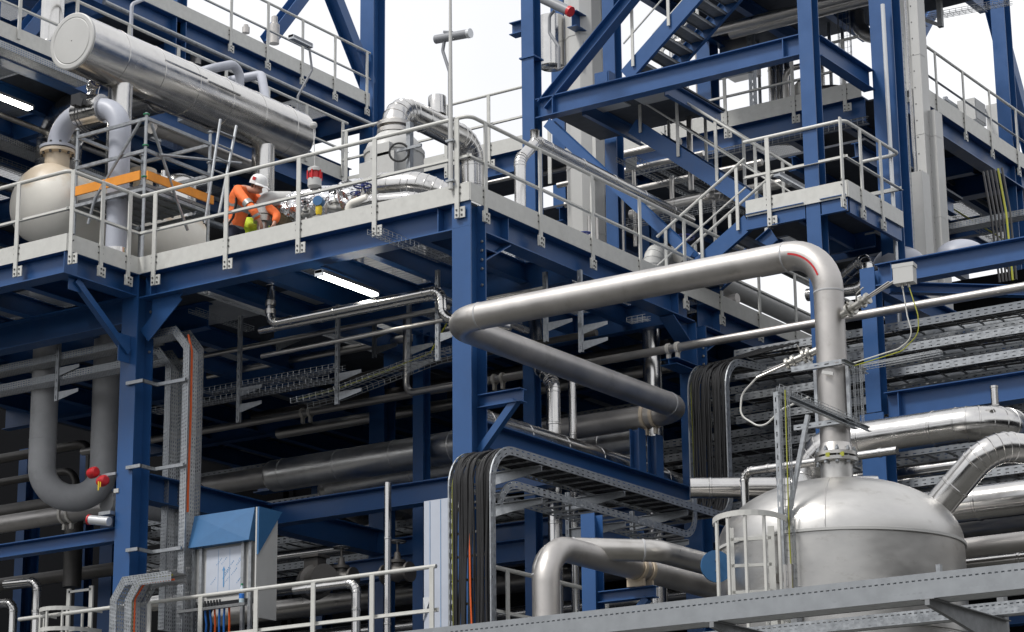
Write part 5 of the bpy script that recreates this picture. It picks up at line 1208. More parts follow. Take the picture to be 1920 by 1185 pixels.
# lightning mast with lamp
pm_=P(847,350,y=-.06);t=T('lightning_mast','thin white mast rising from the rail corner high into the sky','mast',(pm_[0],-.08,ZF+.1))
zt3=P(847,-20,y=-.08)[2];part('pole',MB().tube([(pm_[0],-.08,ZF+.12),(pm_[0],-.08,zt3)],.034,10,rs=[.036,.020]),CLADW,t)
for z in (ZF+.22,ZF+.8):
    q=MB();q.box((pm_[0]-.06,-.125,z),(pm_[0]+.06,-.034,z+.03));part('clamp',q,GALV,t)
p=P(845,68,y=.45);t=T('floodlight','grey tubular floodlight on a crooked pole beside the thin white mast','lamp',p)
a=P(817,74,y=.45);b=P(877,63,y=.45);q=MB();q.tube([a,b],.065,14);q.bar(add(a,(.15,0,.075)),add(b,(-.25,0,.075)),.06,.03);part('housing',q,RUBBER,t)
part('end_cap',MB().tube([add(b,nrm(sub(b,a)),.001),add(b,nrm(sub(b,a)),.05)],.07,14),LAMPOFF,t)
q=MB();q.tube(fil([add(P(836,70,y=.45),(0,0,.07)),P(830,95,y=.45),P(843,135,y=.45),P(843,390,y=.45)],.1,4),.025,8);part('pole',q,RUBBER,t)
def tube_lamp(label,a,b,lit=False,pole=None,w=.09,group=None):
    t=T('tube_lamp',label,'lamp',a,group);d=nrm(sub(b,a))
    q=MB();q.bar(add(a,(0,0,.035)),add(b,(0,0,.035)),w,.05);q.bar(add(add(a,d,.1),(0,0,.07)),add(add(b,d,-.1),(0,0,.07)),w*.4,.03);part('housing',q,RUBBER,t)
    q=MB();q.bar(add(a,d,.03),add(b,d,-.03),w*.95,.05);part('diffuser',q,LAMP if lit else LAMPOFF,t)
    for e in (a,add(b,d,-.02)):part('end_cap',MB().bar(add(e,(0,0,.01)),add(add(e,d,.03),(0,0,.01)),w*1.04,.085),LAMPOFF,t)
    if pole:part('pole',MB().tube(fil(pole,.08,4),.024,8),RUBBER,t)
    return t
a=P(597,513,x=-2.6);b=mv(a,1,704);tube_lamp('lit tube lamp glowing under the main platform deck',a,b,True,w=.13)
a=P(-8,178,x=-10.6);b=mv(a,1,57);tube_lamp('lit tube lamp under the upper left platform at the picture edge',a,b,True,w=.14)
a=P(1455,327,x=.9);b=mv(a,1,1545);tube_lamp('unlit tube lamp on a bent pole at the stair landing',a,b,False,[add(b,(0,-.15,.08)),add(b,(.1,-.2,-.15)),add(b,(.12,-.2,-.6)),add(b,(-.05,-.2,-1.0)),add(b,(-.05,-.2,-1.6))],w=.1)
a=P(545,70,x=-10.6);b=mv(a,1,582);tube_lamp('unlit tube lamp on a crooked pole in front of the highest left handrail',a,b,False,[add(b,(0,-.05,.05)),add(b,(.05,0,-.5)),add(b,(-.1,-.25,-1.1)),add(b,(-.1,-.25,-2.1))],w=.12)
p=P(478,30,x=-10.4);one('lamp_pole',MB().tube(fil([P(575,0,x=-10.4),P(480,14,x=-10.4),P(478,25,x=-10.4)],.1,3) if 0 else fil([add(P(247,8,x=-10.2),(0,.3,.2)),P(247,8,x=-10.2),P(245,70,x=-10.2)],.12,4),.035,8),GREYL,'bent grey lamp pole rising behind the left half of the silver drum','pole')
p=P(1060,20,y=5.2);t=T('floodlight','grey tubular floodlight with a red end, clamped beside the left tower column','lamp',p)
a=P(1030,3,y=5.2);b=P(1066,20,y=5.2);q=MB();q.tube([add(a,sub(a,b),.3),b],.085,14);part('housing',q,RUBBER,t)
part('end_cap',MB().tube([add(b,nrm(sub(b,a)),.001),add(b,nrm(sub(b,a)),.06)],.09,14),RED,t)
part('pole',MB().tube(fil([P(1040,20,y=5.3),P(1030,30,y=5.3),P(1030,62,y=5.3),P(1048,88,y=5.3),P(1048,130,y=5.3)],.1,4),.026,8),RUBBER,t)
# ================================================================ behind the tower
p=P(1100,300,y=9.2);xw=p[0]
t=T('white_column_vessel','tall white sheet-clad column rising behind the left tower columns','vessel',(xw,9.2,ZF))
q=MB();q.lathe([(.36,0),(.36,9)],(xw,9.2,ZF),Z,10,smooth=False);part('shell',q,CLADW,t)
q=MB()
for z in (1.2,2.45,3.7,4.9,6.2):q.lathe([(.362,-.02),(.368,-.018),(.368,.018),(.362,.02)],(xw,9.2,ZF+z),Z,10,cap=False,smooth=False)
part('seam_band',q,CLADW,t)
p=P(1034,80,y=8.9);t=T('clad_cylinder','short upright silver cylinder beside the left tower column on blue stub beams','cylinder',(p[0],8.9,16))
q=MB();z0=P(1034,128,y=8.9)[2];z1=P(1034,28,y=8.9)[2];q.lathe([(.2,0),(.235,.02),(.235,z1-z0-.05),(.1,z1-z0)],(p[0],8.9,z0),Z,28);part('shell',q,CLAD,t)
a=P(1072,35,y=8.6);b=mv(a,1,1098);q=MB();q.ibeam(a,b,.3,.2,.014,.01);part('stub_beam',q,BLUE,t)
q=MB();q.bar(add(b,(0,-.1,-.15)),add(a,(.0,.3,-.9)),.1,.1);part('stub_brace',q,BLUE,t)
handrail('white handrail beside the white clad column, left end behind the diagonal brace',[(xl+.3,8.6),(xw+1.4,8.6)],[(0,1033),(0,1117)],P(1075,205,y=8.6)[2]-1.3,[(0,-1)],bracket=False,toe=.15)
# frame with grey tank
fx0=P(1340,120,y=14.6)[0];fx1=P(1410,120,y=14.6)[0];fz0=ZU+.05;fz1=P(1375,50,y=14.6)[2];fzm=P(1375,140,y=14.6)[2]
t=T('instrument_frame','slotted strut frame holding a grey steel tank behind the main tower beam','frame',(fx0,14.6,fz0))
for x in (fx0,fx1):
    q=MB();q.m=1;q.sweep([(-.06,0),(.06,0)],[(x,14.55,fz0),(x,14.55,fz1)],X);q.m=0;q.box((x-.062,14.552,fz0),(x-.056,14.65,fz1));q.box((x+.056,14.552,fz0),(x+.062,14.65,fz1));part('upright',q,[GALV,PERF2],t)
for z in (fz1-.1,fzm):
    q=MB();q.m=1;q.sweep([(-.05,0),(.05,0)],[(fx0,14.5,z),(fx1,14.5,z)],Z);q.m=0;q.box((fx0,14.502,z-.052),(fx1,14.6,z-.046));q.box((fx0,14.502,z+.046),(fx1,14.6,z+.052));part('crossbar',q,[GALV,PERF2],t)
q=MB();q.box((fx0+.12,14.6,fzm+.08),(fx1-.12,15.2,fz1-.25));part('tank',q,STEEL,t)
for i,(px,r,py) in enumerate(((1448,.10,110),(1462,.10,120),(1475,.08,115),(1258,.07,20),(1270,.06,30),(1282,.08,60),(1310,.1,60),(1328,.07,90))):
    p=P(px,py,y=15.5+.1*i);clad_pipe('upright silver pipe behind the tower, %s'%['left of the three beside the strut frame','middle of the three beside the strut frame','right of the three beside the strut frame','farthest left behind the upper stair','second behind the upper stair','thickest behind the upper stair foot','behind the stair treads','just left of the strut frame'][i],[(p[0],p[1],ZU),(p[0],p[1],p[2]+ (2 if i>2 else .3))],r,bands=1.2,n=18,name='upright_pipe',group='upright pipes behind the tower')
t=T('switch_box','dark blue switch box fixed low on the rear tower column by the upper stair','box',(xbl,8,16))
q=MB();z=P(1143,150,y=8.1)[2];q.box((xbl-.17,7.95,z-.42),(xbl+.12,8.155,z+.12));part('housing',q,BLUE,t)
q=MB();q.box((xbl-.15,7.935,z-.40),(xbl+.10,7.949,z+.10));part('door',q,BLUE,t)
# white ducts at the right, beside the big column
for i,(p0,w_,zt4) in enumerate(((P(1722,200,y=10.6),.19,26),(P(1749,300,y=10.8),.19,P(1751,205,y=10.8)[2]))):
    t=T('white_duct',['tall pale sheet-metal duct running up past the top, right of the big blue column','shorter pale sheet-metal duct ending below the top right platform'][i],'duct',(p0[0],p0[1],11))
    q=MB();q.box((p0[0]-w_*.45,p0[1],11),(p0[0]+w_*.45,p0[1]+.3,zt4));part('casing',q,CLADW,t)
    q=MB()
    for z in [11.5+1.45*k for k in range(10)]:
        if z<zt4-.2:q.box((p0[0]-w_*.45-.004,p0[1]-.005,z),(p0[0]+w_*.45+.004,p0[1]+.2,z+.02))
    q.m=1
    z=11.3
    while z<zt4-.1:q.box((p0[0]-.05,p0[1]-.006,z),(p0[0]-.03,p0[1]-.001,z+.02));z+=.3
    q.m=0;part('seam_band',q,[CLADW,BOLT],t)
    q=MB();q.tube([(p0[0]-w_*.62,p0[1]-.02,11),(p0[0]-w_*.62,p0[1]-.02,zt4)],.03,8);part('edge_pipe',q,CLAD,t)
p=P(1690,420,y=9.6);t=T('duct_panel','broad pale riveted duct panel just right of the big blue column, lower part','duct',(p[0]+.15,9.7,11))
x0=P(1703,400,y=9.7)[0];x1=P(1733,400,y=9.7)[0];q=MB();q.box((x0,9.7,11),(x1,10.0,P(1715,322,y=9.7)[2]));part('casing',q,CLADW,t)
x0=P(1682,80,y=11.2)[0];x1=P(1712,80,y=11.2)[0];q=MB();q.box((x0,11.2,P(1700,170,y=11.2)[2]),(x1,11.5,25));part('upper_casing',q,CLADW,t)
p=P(1668,250,y=7.95);one('conduit',MB().tube([(p[0],7.95,10),(p[0],7.95,P(1668,5,y=7.95)[2])],.035,10),LAMPOFF,'pale upright conduit clipped on the front of the big blue tower column','pipe')
for px,py,py1,lab in ((1875,220,262,'pale control cabinet behind the top right handrail'),(1822,212,232,'small pale cabinet on the top right platform left of the larger one')):
    p=P(px,py,x=-1.2);q=MB();z1=P(px,py-18,x=-1.2)[2];z0=P(px,py1,x=-1.2)[2];t=T('control_cabinet',lab,'cabinet',(p[0],p[1],z0))
    q.box((p[0]-.2,p[1]-.28,z0),(p[0]+.2,p[1]+.28,z1));part('housing',q,CLADW,t);q=MB();q.box((p[0]+.2005,p[1]-.25,z0+.03),(p[0]+.212,p[1]+.25,z1-.03));part('door',q,CLADW,t)
    q=MB();q.box((p[0]-.25,p[1]-.9,z0+.1),(p[0]-.2005,p[1]+.9,z0+.16));q.box((p[0]-.25,p[1]-.9,z1-.14),(p[0]-.2005,p[1]+.9,z1-.08));q.box((p[0]-.28,p[1]-.7,ZU),(p[0]-.2505,p[1]-.62,z1));part('rear_strut',q,GALV,t)
# under the top right platform
a=P(1740,330,x=-1.5);tray('dark cable tray slung under the top right platform',[(a[0],a[1]-2,a[2]),(a[0],a[1]+8,a[2])],X,.4,.08)
basket('wire basket tray with cables under the top right platform edge',[(-1.0,14.8,ZU-1.0),(-1.0,27,ZU-1.0)],X,.5,.08,.15,r=.006)
one('cable',MB().tube([(-1.0,14.8,ZU-.97),(-1.05,20,ZU-.97),(-1.,27,ZU-.97)],.02,6),YELLOWC,'yellow cables in the wire basket under the top right platform','cable')
a=P(1770,432,y=13.);tray('punched cable tray hanging low behind the right rack beam against the sky',[(a[0]-.4,13.,a[2]-.05),(a[0]+2.3,13.,a[2]-.05)],(0,-1,0),.3,.11)
a=P(1455,210+45,y=13.6);basket('wire basket tray fixed along the far platform beam behind the stairs',[(-6,13.75,ZU-.62),(-.5,13.75,ZU-.62)],Z,.14,.05,.12,r=.005)
a=P(1860,440,y=11.5);t=T('cable_bundle','black and yellow cables hanging down behind the right rack beam','cables',a)
for k in range(6):part('cable',MB().tube([add(a,(k*.07-.5,1,1.5)),add(a,(k*.07-.2,.5,.5)),add(a,(k*.06,.2,-.8))],.02,6),YELLOWC if k==4 else BLACK,t)
for i,(px,py,r) in enumerate(((1685,468,.42),(1800,455,.42))):
    p=P(px,py,y=8.5);one('grey_dome',MB().lathe([(r,-.1),(r,0)]+[(r*cos(k*pi/16),r*.7*sin(k*pi/16)) for k in range(1,8)]+[(.01,r*.7)],(p[0],8.5,p[2]-.26),Z,24),GREYL,['rounded grey cover peeping over the right rack beam, left one','rounded grey cover peeping over the right rack beam, right one'][i],'cover')
a=P(1582,490,y=6.9);clad_pipe('short segmented clad pipe bend hanging below the stair landing',[(a[0]-.9,7.4,P(1582,522,y=6.9)[2]),(a[0]+.15,7.4,P(1600,545,y=7.4)[2]),(a[0]+.15,7.4,P(1600,488,y=7.4)[2]),(a[0]-1,8.5,P(1600,488,y=7.4)[2])],.10,R=.2,seg=4,bands=.4)
# galleries right of the platform: pipes behind the right rail
p=P(1225,475,x=-.9);clad_pipe('white clad pipe elbow rising behind the right-hand rail',[(p[0],p[1],ZF),(p[0],p[1],p[2]+.05),(p[0],p[1]+6,p[2]+.02)],.17,CLADW,R=.26,seg=5,bands=0)
p=P(975,330,x=-.7);zt5=P(1000,262,x=-.7)[2];clad_pipe('silver clad pipe rising behind the right rail and bending over backwards',[(p[0],p[1],ZF),(p[0],p[1],zt5-.42),(p[0],p[1]+.45,zt5),(p[0],p[1]+5,zt5-.05)],.085,R=.2,seg=4,bands=.9)
p=P(1003,258,x=-.7);one('pipe_stub',MB().lathe([(.07,0),(.07,.25),(.075,.26)],add(p,(0,0,-.15)),Z,14),CLAD,'short upright stub at the bend of the silver pipe behind the right rail','pipe')
p=P(1095,432,x=-.75);valve('valve with a flat blue handwheel behind the right rail, nearer one',add(p,(0,0,-.38)),Y,.08,.14,Z)
p=P(1282,438,x=-.6);valve('valve with a flat blue handwheel behind the right rail by the stair foot',add(p,(0,0,-.42)),Y,.09,.17,Z)
p=P(1420,560,x=-.8);clad_pipe('grey clad pipe sloping along inside the right rail beyond the stair',[(p[0],p[1]-1.6,ZF+.28),(p[0],p[1]+4.5,ZF+.28)],.14,PIPEG,bands=1.0)
p=P(1385,545,x=-.85);crinkled('frayed mineral wool on the pipe inside the right rail near the tall pipe',[(p[0],p[1]-.25,ZF+.28),(p[0],p[1]+.35,ZF+.28)],.19,15,WOOL,'wool_collar','insulation')
p=P(1262,360,y=7.);clad_pipe('dull clad pipe folding under the middle stair flight',[(p[0]-.9,7.5,p[2]),(p[0]+.5,7.5,p[2]),(p[0]+.5,9.2,p[2]+.25)],.075,R=.16,seg=4,bands=.5,mats=STEEL)
p=P(1295,320,y=8);pipe('grey drop pipe behind the middle stair flight',[(p[0],8,p[2]-.35),(p[0],8,p[2]+1)],.05,STEEL)
# dark stowage beneath far platform: pipes and trays seen between stair flights
for i,(px,py,y) in enumerate(((1120,300,11),)):
    p=P(px,py,y=y);pipe('dull level pipe in the shade between the stair flights, %s'%['leftmost one','middle one'][i],[(p[0]-1.6,y,p[2]),(p[0]+1.8,y,p[2])],.07+.02*(i%2),STEEL)
t=T('gallery_deck','shaded intermediate gallery deck behind the stair flights','deck',(-3,11,15.2))
zg1=P(1450,300,y=10)[2]
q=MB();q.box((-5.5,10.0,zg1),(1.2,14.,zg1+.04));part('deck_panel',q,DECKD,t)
for x in (-5,-3.4,-1.8,-.2,1.):
    part('deck_beam',MB().ibeam((x,10.0,zg1-.14),(x,14,zg1-.14),.26,.14,.012,.008),BLUE,t)
for px in (1212,1230,1130):
    p=P(px,350,y=10.5);part('post',MB().ibeam((p[0],10.5,ZF),(p[0],10.5,zg1-.3),.16,.16,.012,.008,up=Y),BLUE,t)
# ================================================================ trays and hangers at the left
for i,(py,lab) in enumerate(((668,'upper of the two punched trays crossing in front of the grey U-shaped pipes'),(705,'lower of the two punched trays crossing in front of the grey U-shaped pipes'))):
    p=P(110,py,y=.55);tray(lab,[(-13,.7,p[2]-.06),(-6.25,.7,p[2]-.06)],(0,-1,0),.3,.11)
def hanger(label,px,py0,py1,y,arms,w=.055,L_=.45):
    p=P(px,py1,y=y);z1=max(P(px,py0,y=y)[2],11.84);t=T('tray_hanger',label,'bracket',p,'slotted tray hangers under the platform')
    q=MB();q.m=1;q.sweep([(-w/2,0),(w/2,0)],[p,(p[0],y,z1)],X);q.m=0;q.box((p[0]-w/2-.004,y+.001,p[2]),(p[0]-w/2,y+.05,z1));q.box((p[0]+w/2,y+.001,p[2]),(p[0]+w/2+.004,y+.05,z1));part('upright',q,[GALV,PERF2],t)
    for py in arms:
        z=P(px,py,y=y)[2];q=MB();k=q.vs([(p[0]+.03,y+.02,z),(p[0]+L_,y+.02,z),(p[0]+L_,y+.02,z-.05),(p[0]+.03,y+.02,z-.13),(p[0]+.03,y+.03,z),(p[0]+L_,y+.03,z),(p[0]+L_,y+.03,z-.05),(p[0]+.03,y+.03,z-.13)])
        for f in ((0,1,2,3),(7,6,5,4),(0,4,5,1),(1,5,6,2),(2,6,7,3),(3,7,4,0)):q.face([k+j for j in f])
        part('arm',q,GALV,t)
hanger('slotted hanger carrying the two punched trays at the left',104,605,752,.5,(690,735))
hanger('slotted hanger in the shade right of the orange cable riser',445,640,792,1.6,(728,758))
hanger('slotted hanger with arms in the shade left of the drop pipe',630,595,758,2.0,(700,735))
hanger('slotted hanger close behind the main blue column on its left',819,590,676,1.4,(625,))
hanger('long slotted hanger with cantilever arm in the gap below the bent pipe',1088,580,660,2.6,(610,640))
hanger('slotted hanger behind the bent pipe nearest the main column',1022,590,640,2.4,(605,))
def wb(lab,p0,px1,W,w,ax=0,**k):
    e=mv(p0,ax,px1);basket(lab,[p0,e],W,w,.07,.11,**k)
wb('wire basket tray low in the shade left of the drop pipe',P(290,775,y=1.7),625,(0,-1,0),.2)
wb('upper wire basket tray in the shade left of the drop pipe',P(390,738,y=1.7),640,(0,-1,0),.2)
p=P(630,735,y=2.1);q_=P(820,640,y=4.2)
basket('broad wire basket climbing towards the back under the deck, yellow cable in it',[P(560,752,y=1.9),p,add(p,(1.6,.2,.35)),add(p,(2.3,.3,.42))],Y,.4,.08,.1,r=.005)
one('cable',MB().tube([P(560,748,y=1.9),add(p,(0,0,.04)),add(p,(.9,.1,.22)),add(p,(1.6,.2,.40)),add(p,(1.9,.2,.8))],.012,6),YELLOWC,'yellow and green cable lying in the broad wire basket under the deck','cable')
p=P(360,585,y=.9);basket('small wire basket running back under the deck beside the cable riser',[p,mv(p,1,470)],X,.15,.06,.09)
p=P(745,455,x=-1.);basket('wire basket hung close under the deck left of the main column',[mv(p,1,700),mv(p,1,830)],X,.2,.07,.1)
p=P(1130,590,x=-1.7);basket('tangled wire basket behind the bent pipe under the deck',[mv(p,1,1050),mv(p,1,1160)],X,.4,.1,.1,r=.005)
p=P(1180,605,y=3.6);basket('wire basket crossing to the upright polished pipe under the deck',[p,mv(p,0,1215)],(0,-1,0),.15,.06,.09)
# ================================================================ punched cable risers beside the left column
def riser(label,pts,W,w,h=.10,cables=(),closed=True):
    return tray(label,pts,W,w,h,'perf')
yr=.33
pT=P(352,1080,y=yr);x1=P(340,800,y=yr)[0];zT=P(345,622,y=yr)[2];zB=P(340,1085,y=yr)[2]
path=[(x1-.75,yr+.16,zT+.0),(x1-.22,yr+.16,zT),(x1,yr+.16,zT-.26),(x1,yr+.16,zB-.9)]
tray('front punched cable riser with an orange cable, right of the left blue column',path,(0,-1,0),.32,.12,'perf')
one('cable',MB().tube([(x1-.02,yr+.12,zT-.02),(x1+.06,yr+.12,zT-.28),(x1+.07,yr+.12,zT-1.2),(x1+.055,yr+.12,zT-2.4),(x1+.06,yr+.12,P(360,955,y=yr)[2])],.018,8),ORANGEC,'orange cable running down the front punched cable riser','cable')
x2=P(306,800,y=yr+.5)[0];zT2=P(310,660,y=yr+.5)[2]
tray('rear punched cable riser between the front one and the left blue column',[(x2-.6,yr+.66,zT2),(x2-.2,yr+.66,zT2),(x2,yr+.66,zT2-.24),(x2,yr+.66,zB-.6)],(0,-1,0),.3,.12,'perf')
for i,py in enumerate((722,880,1035)):
    a=P(252,py-3,y=.03);b=(a[0]+.02,yr+.02,a[2]);c=mv((a[0],yr+.02,a[2]-.0),0,330);t=T('tie_bracket','bent strut tie tying the cable risers to the left column, %s'%['top one','middle one','bottom one'][i],'bracket',a,'strut arms at the left column')
    q=MB();q.bar((a[0]-.1,-.03,a[2]),(-5.85,-.03,a[2]),.04,.05);part('front_bar',q,GALV,t);q=MB();q.bar((-5.87,-.03,a[2]-.0),(-5.87,yr-.02,a[2]),.04,.05);part('side_bar',q,GALV,t);q=MB();q.bar((-5.87,yr-.04,a[2]),(x1+.1,yr-.04,a[2]),.04,.05);part('tie_bar',q,GALV,t)
# stepped trays at the foot
yb_=-.30
zs1=P(290,1080,y=yb_)[2]-.0
for i,(px0,px1,py,lab) in enumerate(((212,330,1082,'left stepped punched tray at the foot of the left column'),(240,335,1085,'right stepped punched tray with orange cable at the foot of the left column'))):
    yy=yb_+.02+i*-.36;z=P(290,py-4,y=yy)[2];xa_=P(px0+8,1150,y=yy)[0];xb_=P(px1,1100,y=yy)[0]
    tray(lab,[(xa_,yy,4.2),(xa_,yy,z-.30),(xa_+.22,yy,z),(xb_,yy,z)],(0,1,0),.32,.13,'perf')
    if i:
        for o,m,lb in ((.06,ORANGEC,'orange cable in the right stepped tray at the foot of the left column'),(.12,YELLOWC,'yellow cable in the right stepped tray at the foot of the left column')):
            one('cable',MB().tube(fil([(xa_+.15-o*.3,yy-.06-o*.6,4.3),(xa_+.15-o*.3,yy-.06-o*.6,z-.36+o),(xa_+.30,yy-.06-o*.6,z-.16+o),(xb_,yy-.06-o*.6,z-.16+o)],.1,4),.014,7),m,lb,'cable')
q=MB();x=P(355,1000,y=yr)[0]
# ================================================================ cabinet with blue hood, panel, bottle
yc=.55;xc0=P(368,1020,y=yc)[0];xc1=P(474,1020,y=yc)[0];zc0=P(420,1140,y=yc)[2];zc1=P(420,1020,y=yc)[2];zhd=P(420,968,y=yc)[2]
t=T('hooded_cabinet','grey electrical cabinet under a bright blue pitched hood behind the lower railing','cabinet',(xc0,yc,6.1))
q=MB();q.box((xc0,yc,zc0+.1),(xc1,yc+.30,zc1));part('housing',q,CLADW,t)
q=MB();q.box((xc0+.22,yc-.02,zc0+.18),(xc1-.16,yc-.002,zc1-.06));dr=part('door',q,PANELW,t)
q=MB()
for x,z0,z1 in ((.52,.25,.55),(.52,-.35,-.1)):
    xx=xc0+(xc1-xc0)*x;zm_=zc0+.65;q.box((xx-.008,yc-.026,zm_+z0),(xx+.008,yc-.0205,zm_+z1));q.poly([(xx-.03,yc-.024,zm_+z1-.01),(xx+.03,yc-.024,zm_+z1-.01),(xx,yc-.024,zm_+z1+.05)])
rnd=random.Random(2)
for k in range(13):
    x=xc0+.30+rnd.random()*(xc1-xc0-.52);z=zc0+.25+rnd.random()*(zc1-zc0-.5)
    for j in range(5):
        w_=.006+.007*rnd.random();q.box((x+j*.022,yc-.0235,z+j*.020),(x+j*.022+w_,yc-.0205,z+j*.020+.010+.008*rnd.random()))
for x in (.42,.62):q.box((xc0+(xc1-xc0)*x-.002,yc-.0225,zc0+.2),(xc0+(xc1-xc0)*x+.002,yc-.0205,zc1-.08))
part('film_print',q,PRINT,dr)
for x in (xc0+.02,xc0+.16,xc1-.12,xc1+.02):
    q=MB();q.chan((x,yc-.03,zc0-.6),(x,yc-.03,zc1+.02),.05,.05,.006,up=Y);part('upright',q,GALV,t)
q=MB();zl_=zc1-.02;zh_=zhd+.06;f=yc-.12
k=q.vs([(xc0-.03,f-.02,zl_),(xc1+.04,f-.02,zl_+.0),(xc1+.04,f+.10,zh_),(xc0-.03,f+.10,zh_),(xc0-.03,yc+.1,zl_),(xc1+.04,yc+.1,zl_)])
m_=((xc0+xc1)/2,f+.04-.018,(zl_+zh_)/2+.0);c_=q.vs([m_])
for f_ in ((0,1,c_),(1,2,c_),(2,3,c_),(3,0,c_),(1,0,4,5),(0,3,4),(2,1,5),(3,2,5,4)):q.face([(k+i if i<100 and i!=c_ else i) for i in f_])
part('hood',q,BLUE2,t)
q=MB();x=xc1+.16;kk=q.vs([(x,yc-.1,zh_-.02),(x,yc+.42,zh_-.02),(x,yc-.1,zl_-.22),(x+.03,yc-.1,zh_-.02),(x+.03,yc+.42,zh_-.02),(x+.03,yc-.1,zl_-.22)])
for f_ in ((0,1,2),(5,4,3),(0,3,4,1),(1,4,5,2),(2,5,3,0)):q.face([kk+i for i in f_])
part('hood_side',q,BLUE2,t)
q=MB();q.box((xc1+.13,yc-.1,zc0-.2),(xc1+.155,yc+.36,zh_-.02));part('side_panel',q,CLADW,t)
q=MB();q.box((xc0-.1,yc-.28,zc0-.05),(xc1+.1,yc-.22,zc0-.01));part('gland_rail',q,GALVD,t)
for k in range(9):
    x=xc0+.25+k*.055;part('cable_gland',MB().lathe([(.016,0),(.016,.08)],(x,yc-.25,zc0-.0),Z,8),DARK,t)
for k in range(7):
    x=xc0+.3+k*.09;q=MB();q.tube([(x,yc-.22,zc0-.05),(x+.02*sin(k),yc-.2,zc0-.25),(x-.03,yc-.18,zc0-.6)],.016,6);part('cable',q,BLUEPL if k%3 else ORANGEC,t)
p=P(453,1128,y=yc-.25);t=T('water_bottle','small clear water bottle with a green cap standing below the hooded cabinet','bottle',(p[0],yc-.25,zc0-.01))
q=MB();q.lathe([(.035,0),(.037,.02),(.037,.17),(.015,.23),(.014,.25)],(p[0],yc-.25,zc0-.009),Z,16);part('body',q,WATER,t);q=MB();q.lathe([(.018,.25),(.018,.275)],(p[0],yc-.25,zc0-.009),Z,12);part('cap',q,GREENPL,t)
q=MB();q.lathe([(.0375,.06),(.0375,.13)],(p[0],yc-.25,zc0-.009),Z,16,cap=False);part('label',q,BLUEPL,t)
xp0=P(795,1000,y=.8)[0];xp1=xp0+.62;zp1=P(795,940,y=.8)[2]
t=T('wall_panel','tall pale blue-grey film-covered panel wall left of the black cables','panel',(xp0,.8,4.5))
q=MB();q.box((xp0,.8,4.5),(xp1,1.6,zp1));part('sheet',q,PANELW,t)
q=MB()
for k in (.1,.28,.44,.62):q.box((xp0+k,.794,4.5),(xp0+k+.006,.7985,zp1-.01))
part('film_stripe',q,PRINT,t)
q=MB()
for z,h in ((7.0,.32),(6.4,.34)):
    kk=q.vs([(xp0-.004,.785,z),(xp0+.13,.78,z),(xp0+.05,.77,z-h*.6),(xp0-.004,.785,z-h)]);q.face(range(kk,kk+4))
part('peeling_film',q,LAMPOFF,t)
# red fittings on the left column
p=P(200,893,y=.02);t=T('emergency_sounder','pair of red wrapped sounders with yellow tape strapped to the left column','sounder',p)
for i,(dx,dz) in enumerate(((-.10,.06),(.10,-.09))):
    c=add((p[0]-.08,-.08,p[2]),(dx,0,dz));part('horn',MB().lathe([(.04,-.09),(.075,-.07),(.085,.0),(.075,.07),(.05,.09)],c,(.9,-.2,.1),14),RED,t)
q=MB();q.box((p[0]-.1,-.03,p[2]-.01),(p[0]+.22,-.002,p[2]+.03));part('arm',q,GALV,t)
q=MB();q.box((p[0]+.0,-.16,p[2]-.24),(p[0]+.02,-.15,p[2]-.10));q.box((p[0]+.04,-.16,p[2]-.2),(p[0]+.055,-.15,p[2]-.10));part('tape',q,YEL,t)
p=P(193,978,y=.02);t=T('floodlight','white floodlight with a red end ring fixed to the left column','lamp',p)
a=(p[0]-.12,-.12,p[2]+.02);b=(p[0]+.22,-.08,p[2]-.04);q=MB();q.tube([a,b],.07,14);part('housing',q,LAMPOFF,t)
d=nrm(sub(a,b));part('end_ring',MB().tube([add(a,d,.001),add(a,d,.03)],.078,16),RED,t)
q=MB();q.box((p[0]+.02,-.1,p[2]+.07),(p[0]+.25,-.002,p[2]+.12));part('arm',q,GALV,t)
q=MB();a=P(218,920,y=-.004);q.box((a[0]-.045,-.012,a[2]-.03),(a[0]+.045,.0045,a[2]+.03));one('column_plate',q,CLADW,'small white number plate on the left blue column','plate')
# equipment on the lower level behind the railing
p=P(590,1092,y=2.2);t=T('grey_filter','grey flanged filter housing behind the lower railing right of the hooded cabinet','filter',p)
q=MB();q.lathe([(.24,-.1),(.26,-.09),(.26,.09),(.24,.10),(.2,.11),(.2,.5)],p,(.8,-.55,0),28);part('body',q,DULL,t);q=MB();q.box((p[0]-.13,p[1]-.1,p[2]+.2),(p[0]+.13,p[1]+.1,p[2]+.36));q.box((p[0]-.17,p[1]-.14,p[2]+.3605),(p[0]+.17,p[1]+.14,p[2]+.40));part('top_flange',q,DULL,t)
for i,(px,py) in enumerate(((640,1085),(745,1075))):
    p=P(px,py,y=2.6);valve(['dark hand valve behind the lower railing beside the grey filter','dark hand valve behind the lower railing right of the upright pipe'][i],p,X,.12,.12,Z,DULL,DARK)
for i,(px,py) in enumerate(((25,1130),(70,1090))):
    p=P(px,py,y=1.5);clad_pipe(['small clad pipe bend at the bottom left corner','thin clad standpipe at the bottom left behind the caged ladder'][i],[(p[0],1.5,4),(p[0],1.5,p[2]),(p[0]-.5-.2*i,1.5,p[2]+.02)],.07,R=.15,bands=.5)
handrail('white handrail at the bottom left corner beside the caged ladder',[(-11,-.35),(-8.6,-.35)],[(0,12)],5.85,[(0,-1)],toe=0,bracket=False)
a,b=basket_later[0];basket('wire basket tray crossing the sky at the top right corner',[a,b],(0,-1,0),.18,.07,.12,r=.005)

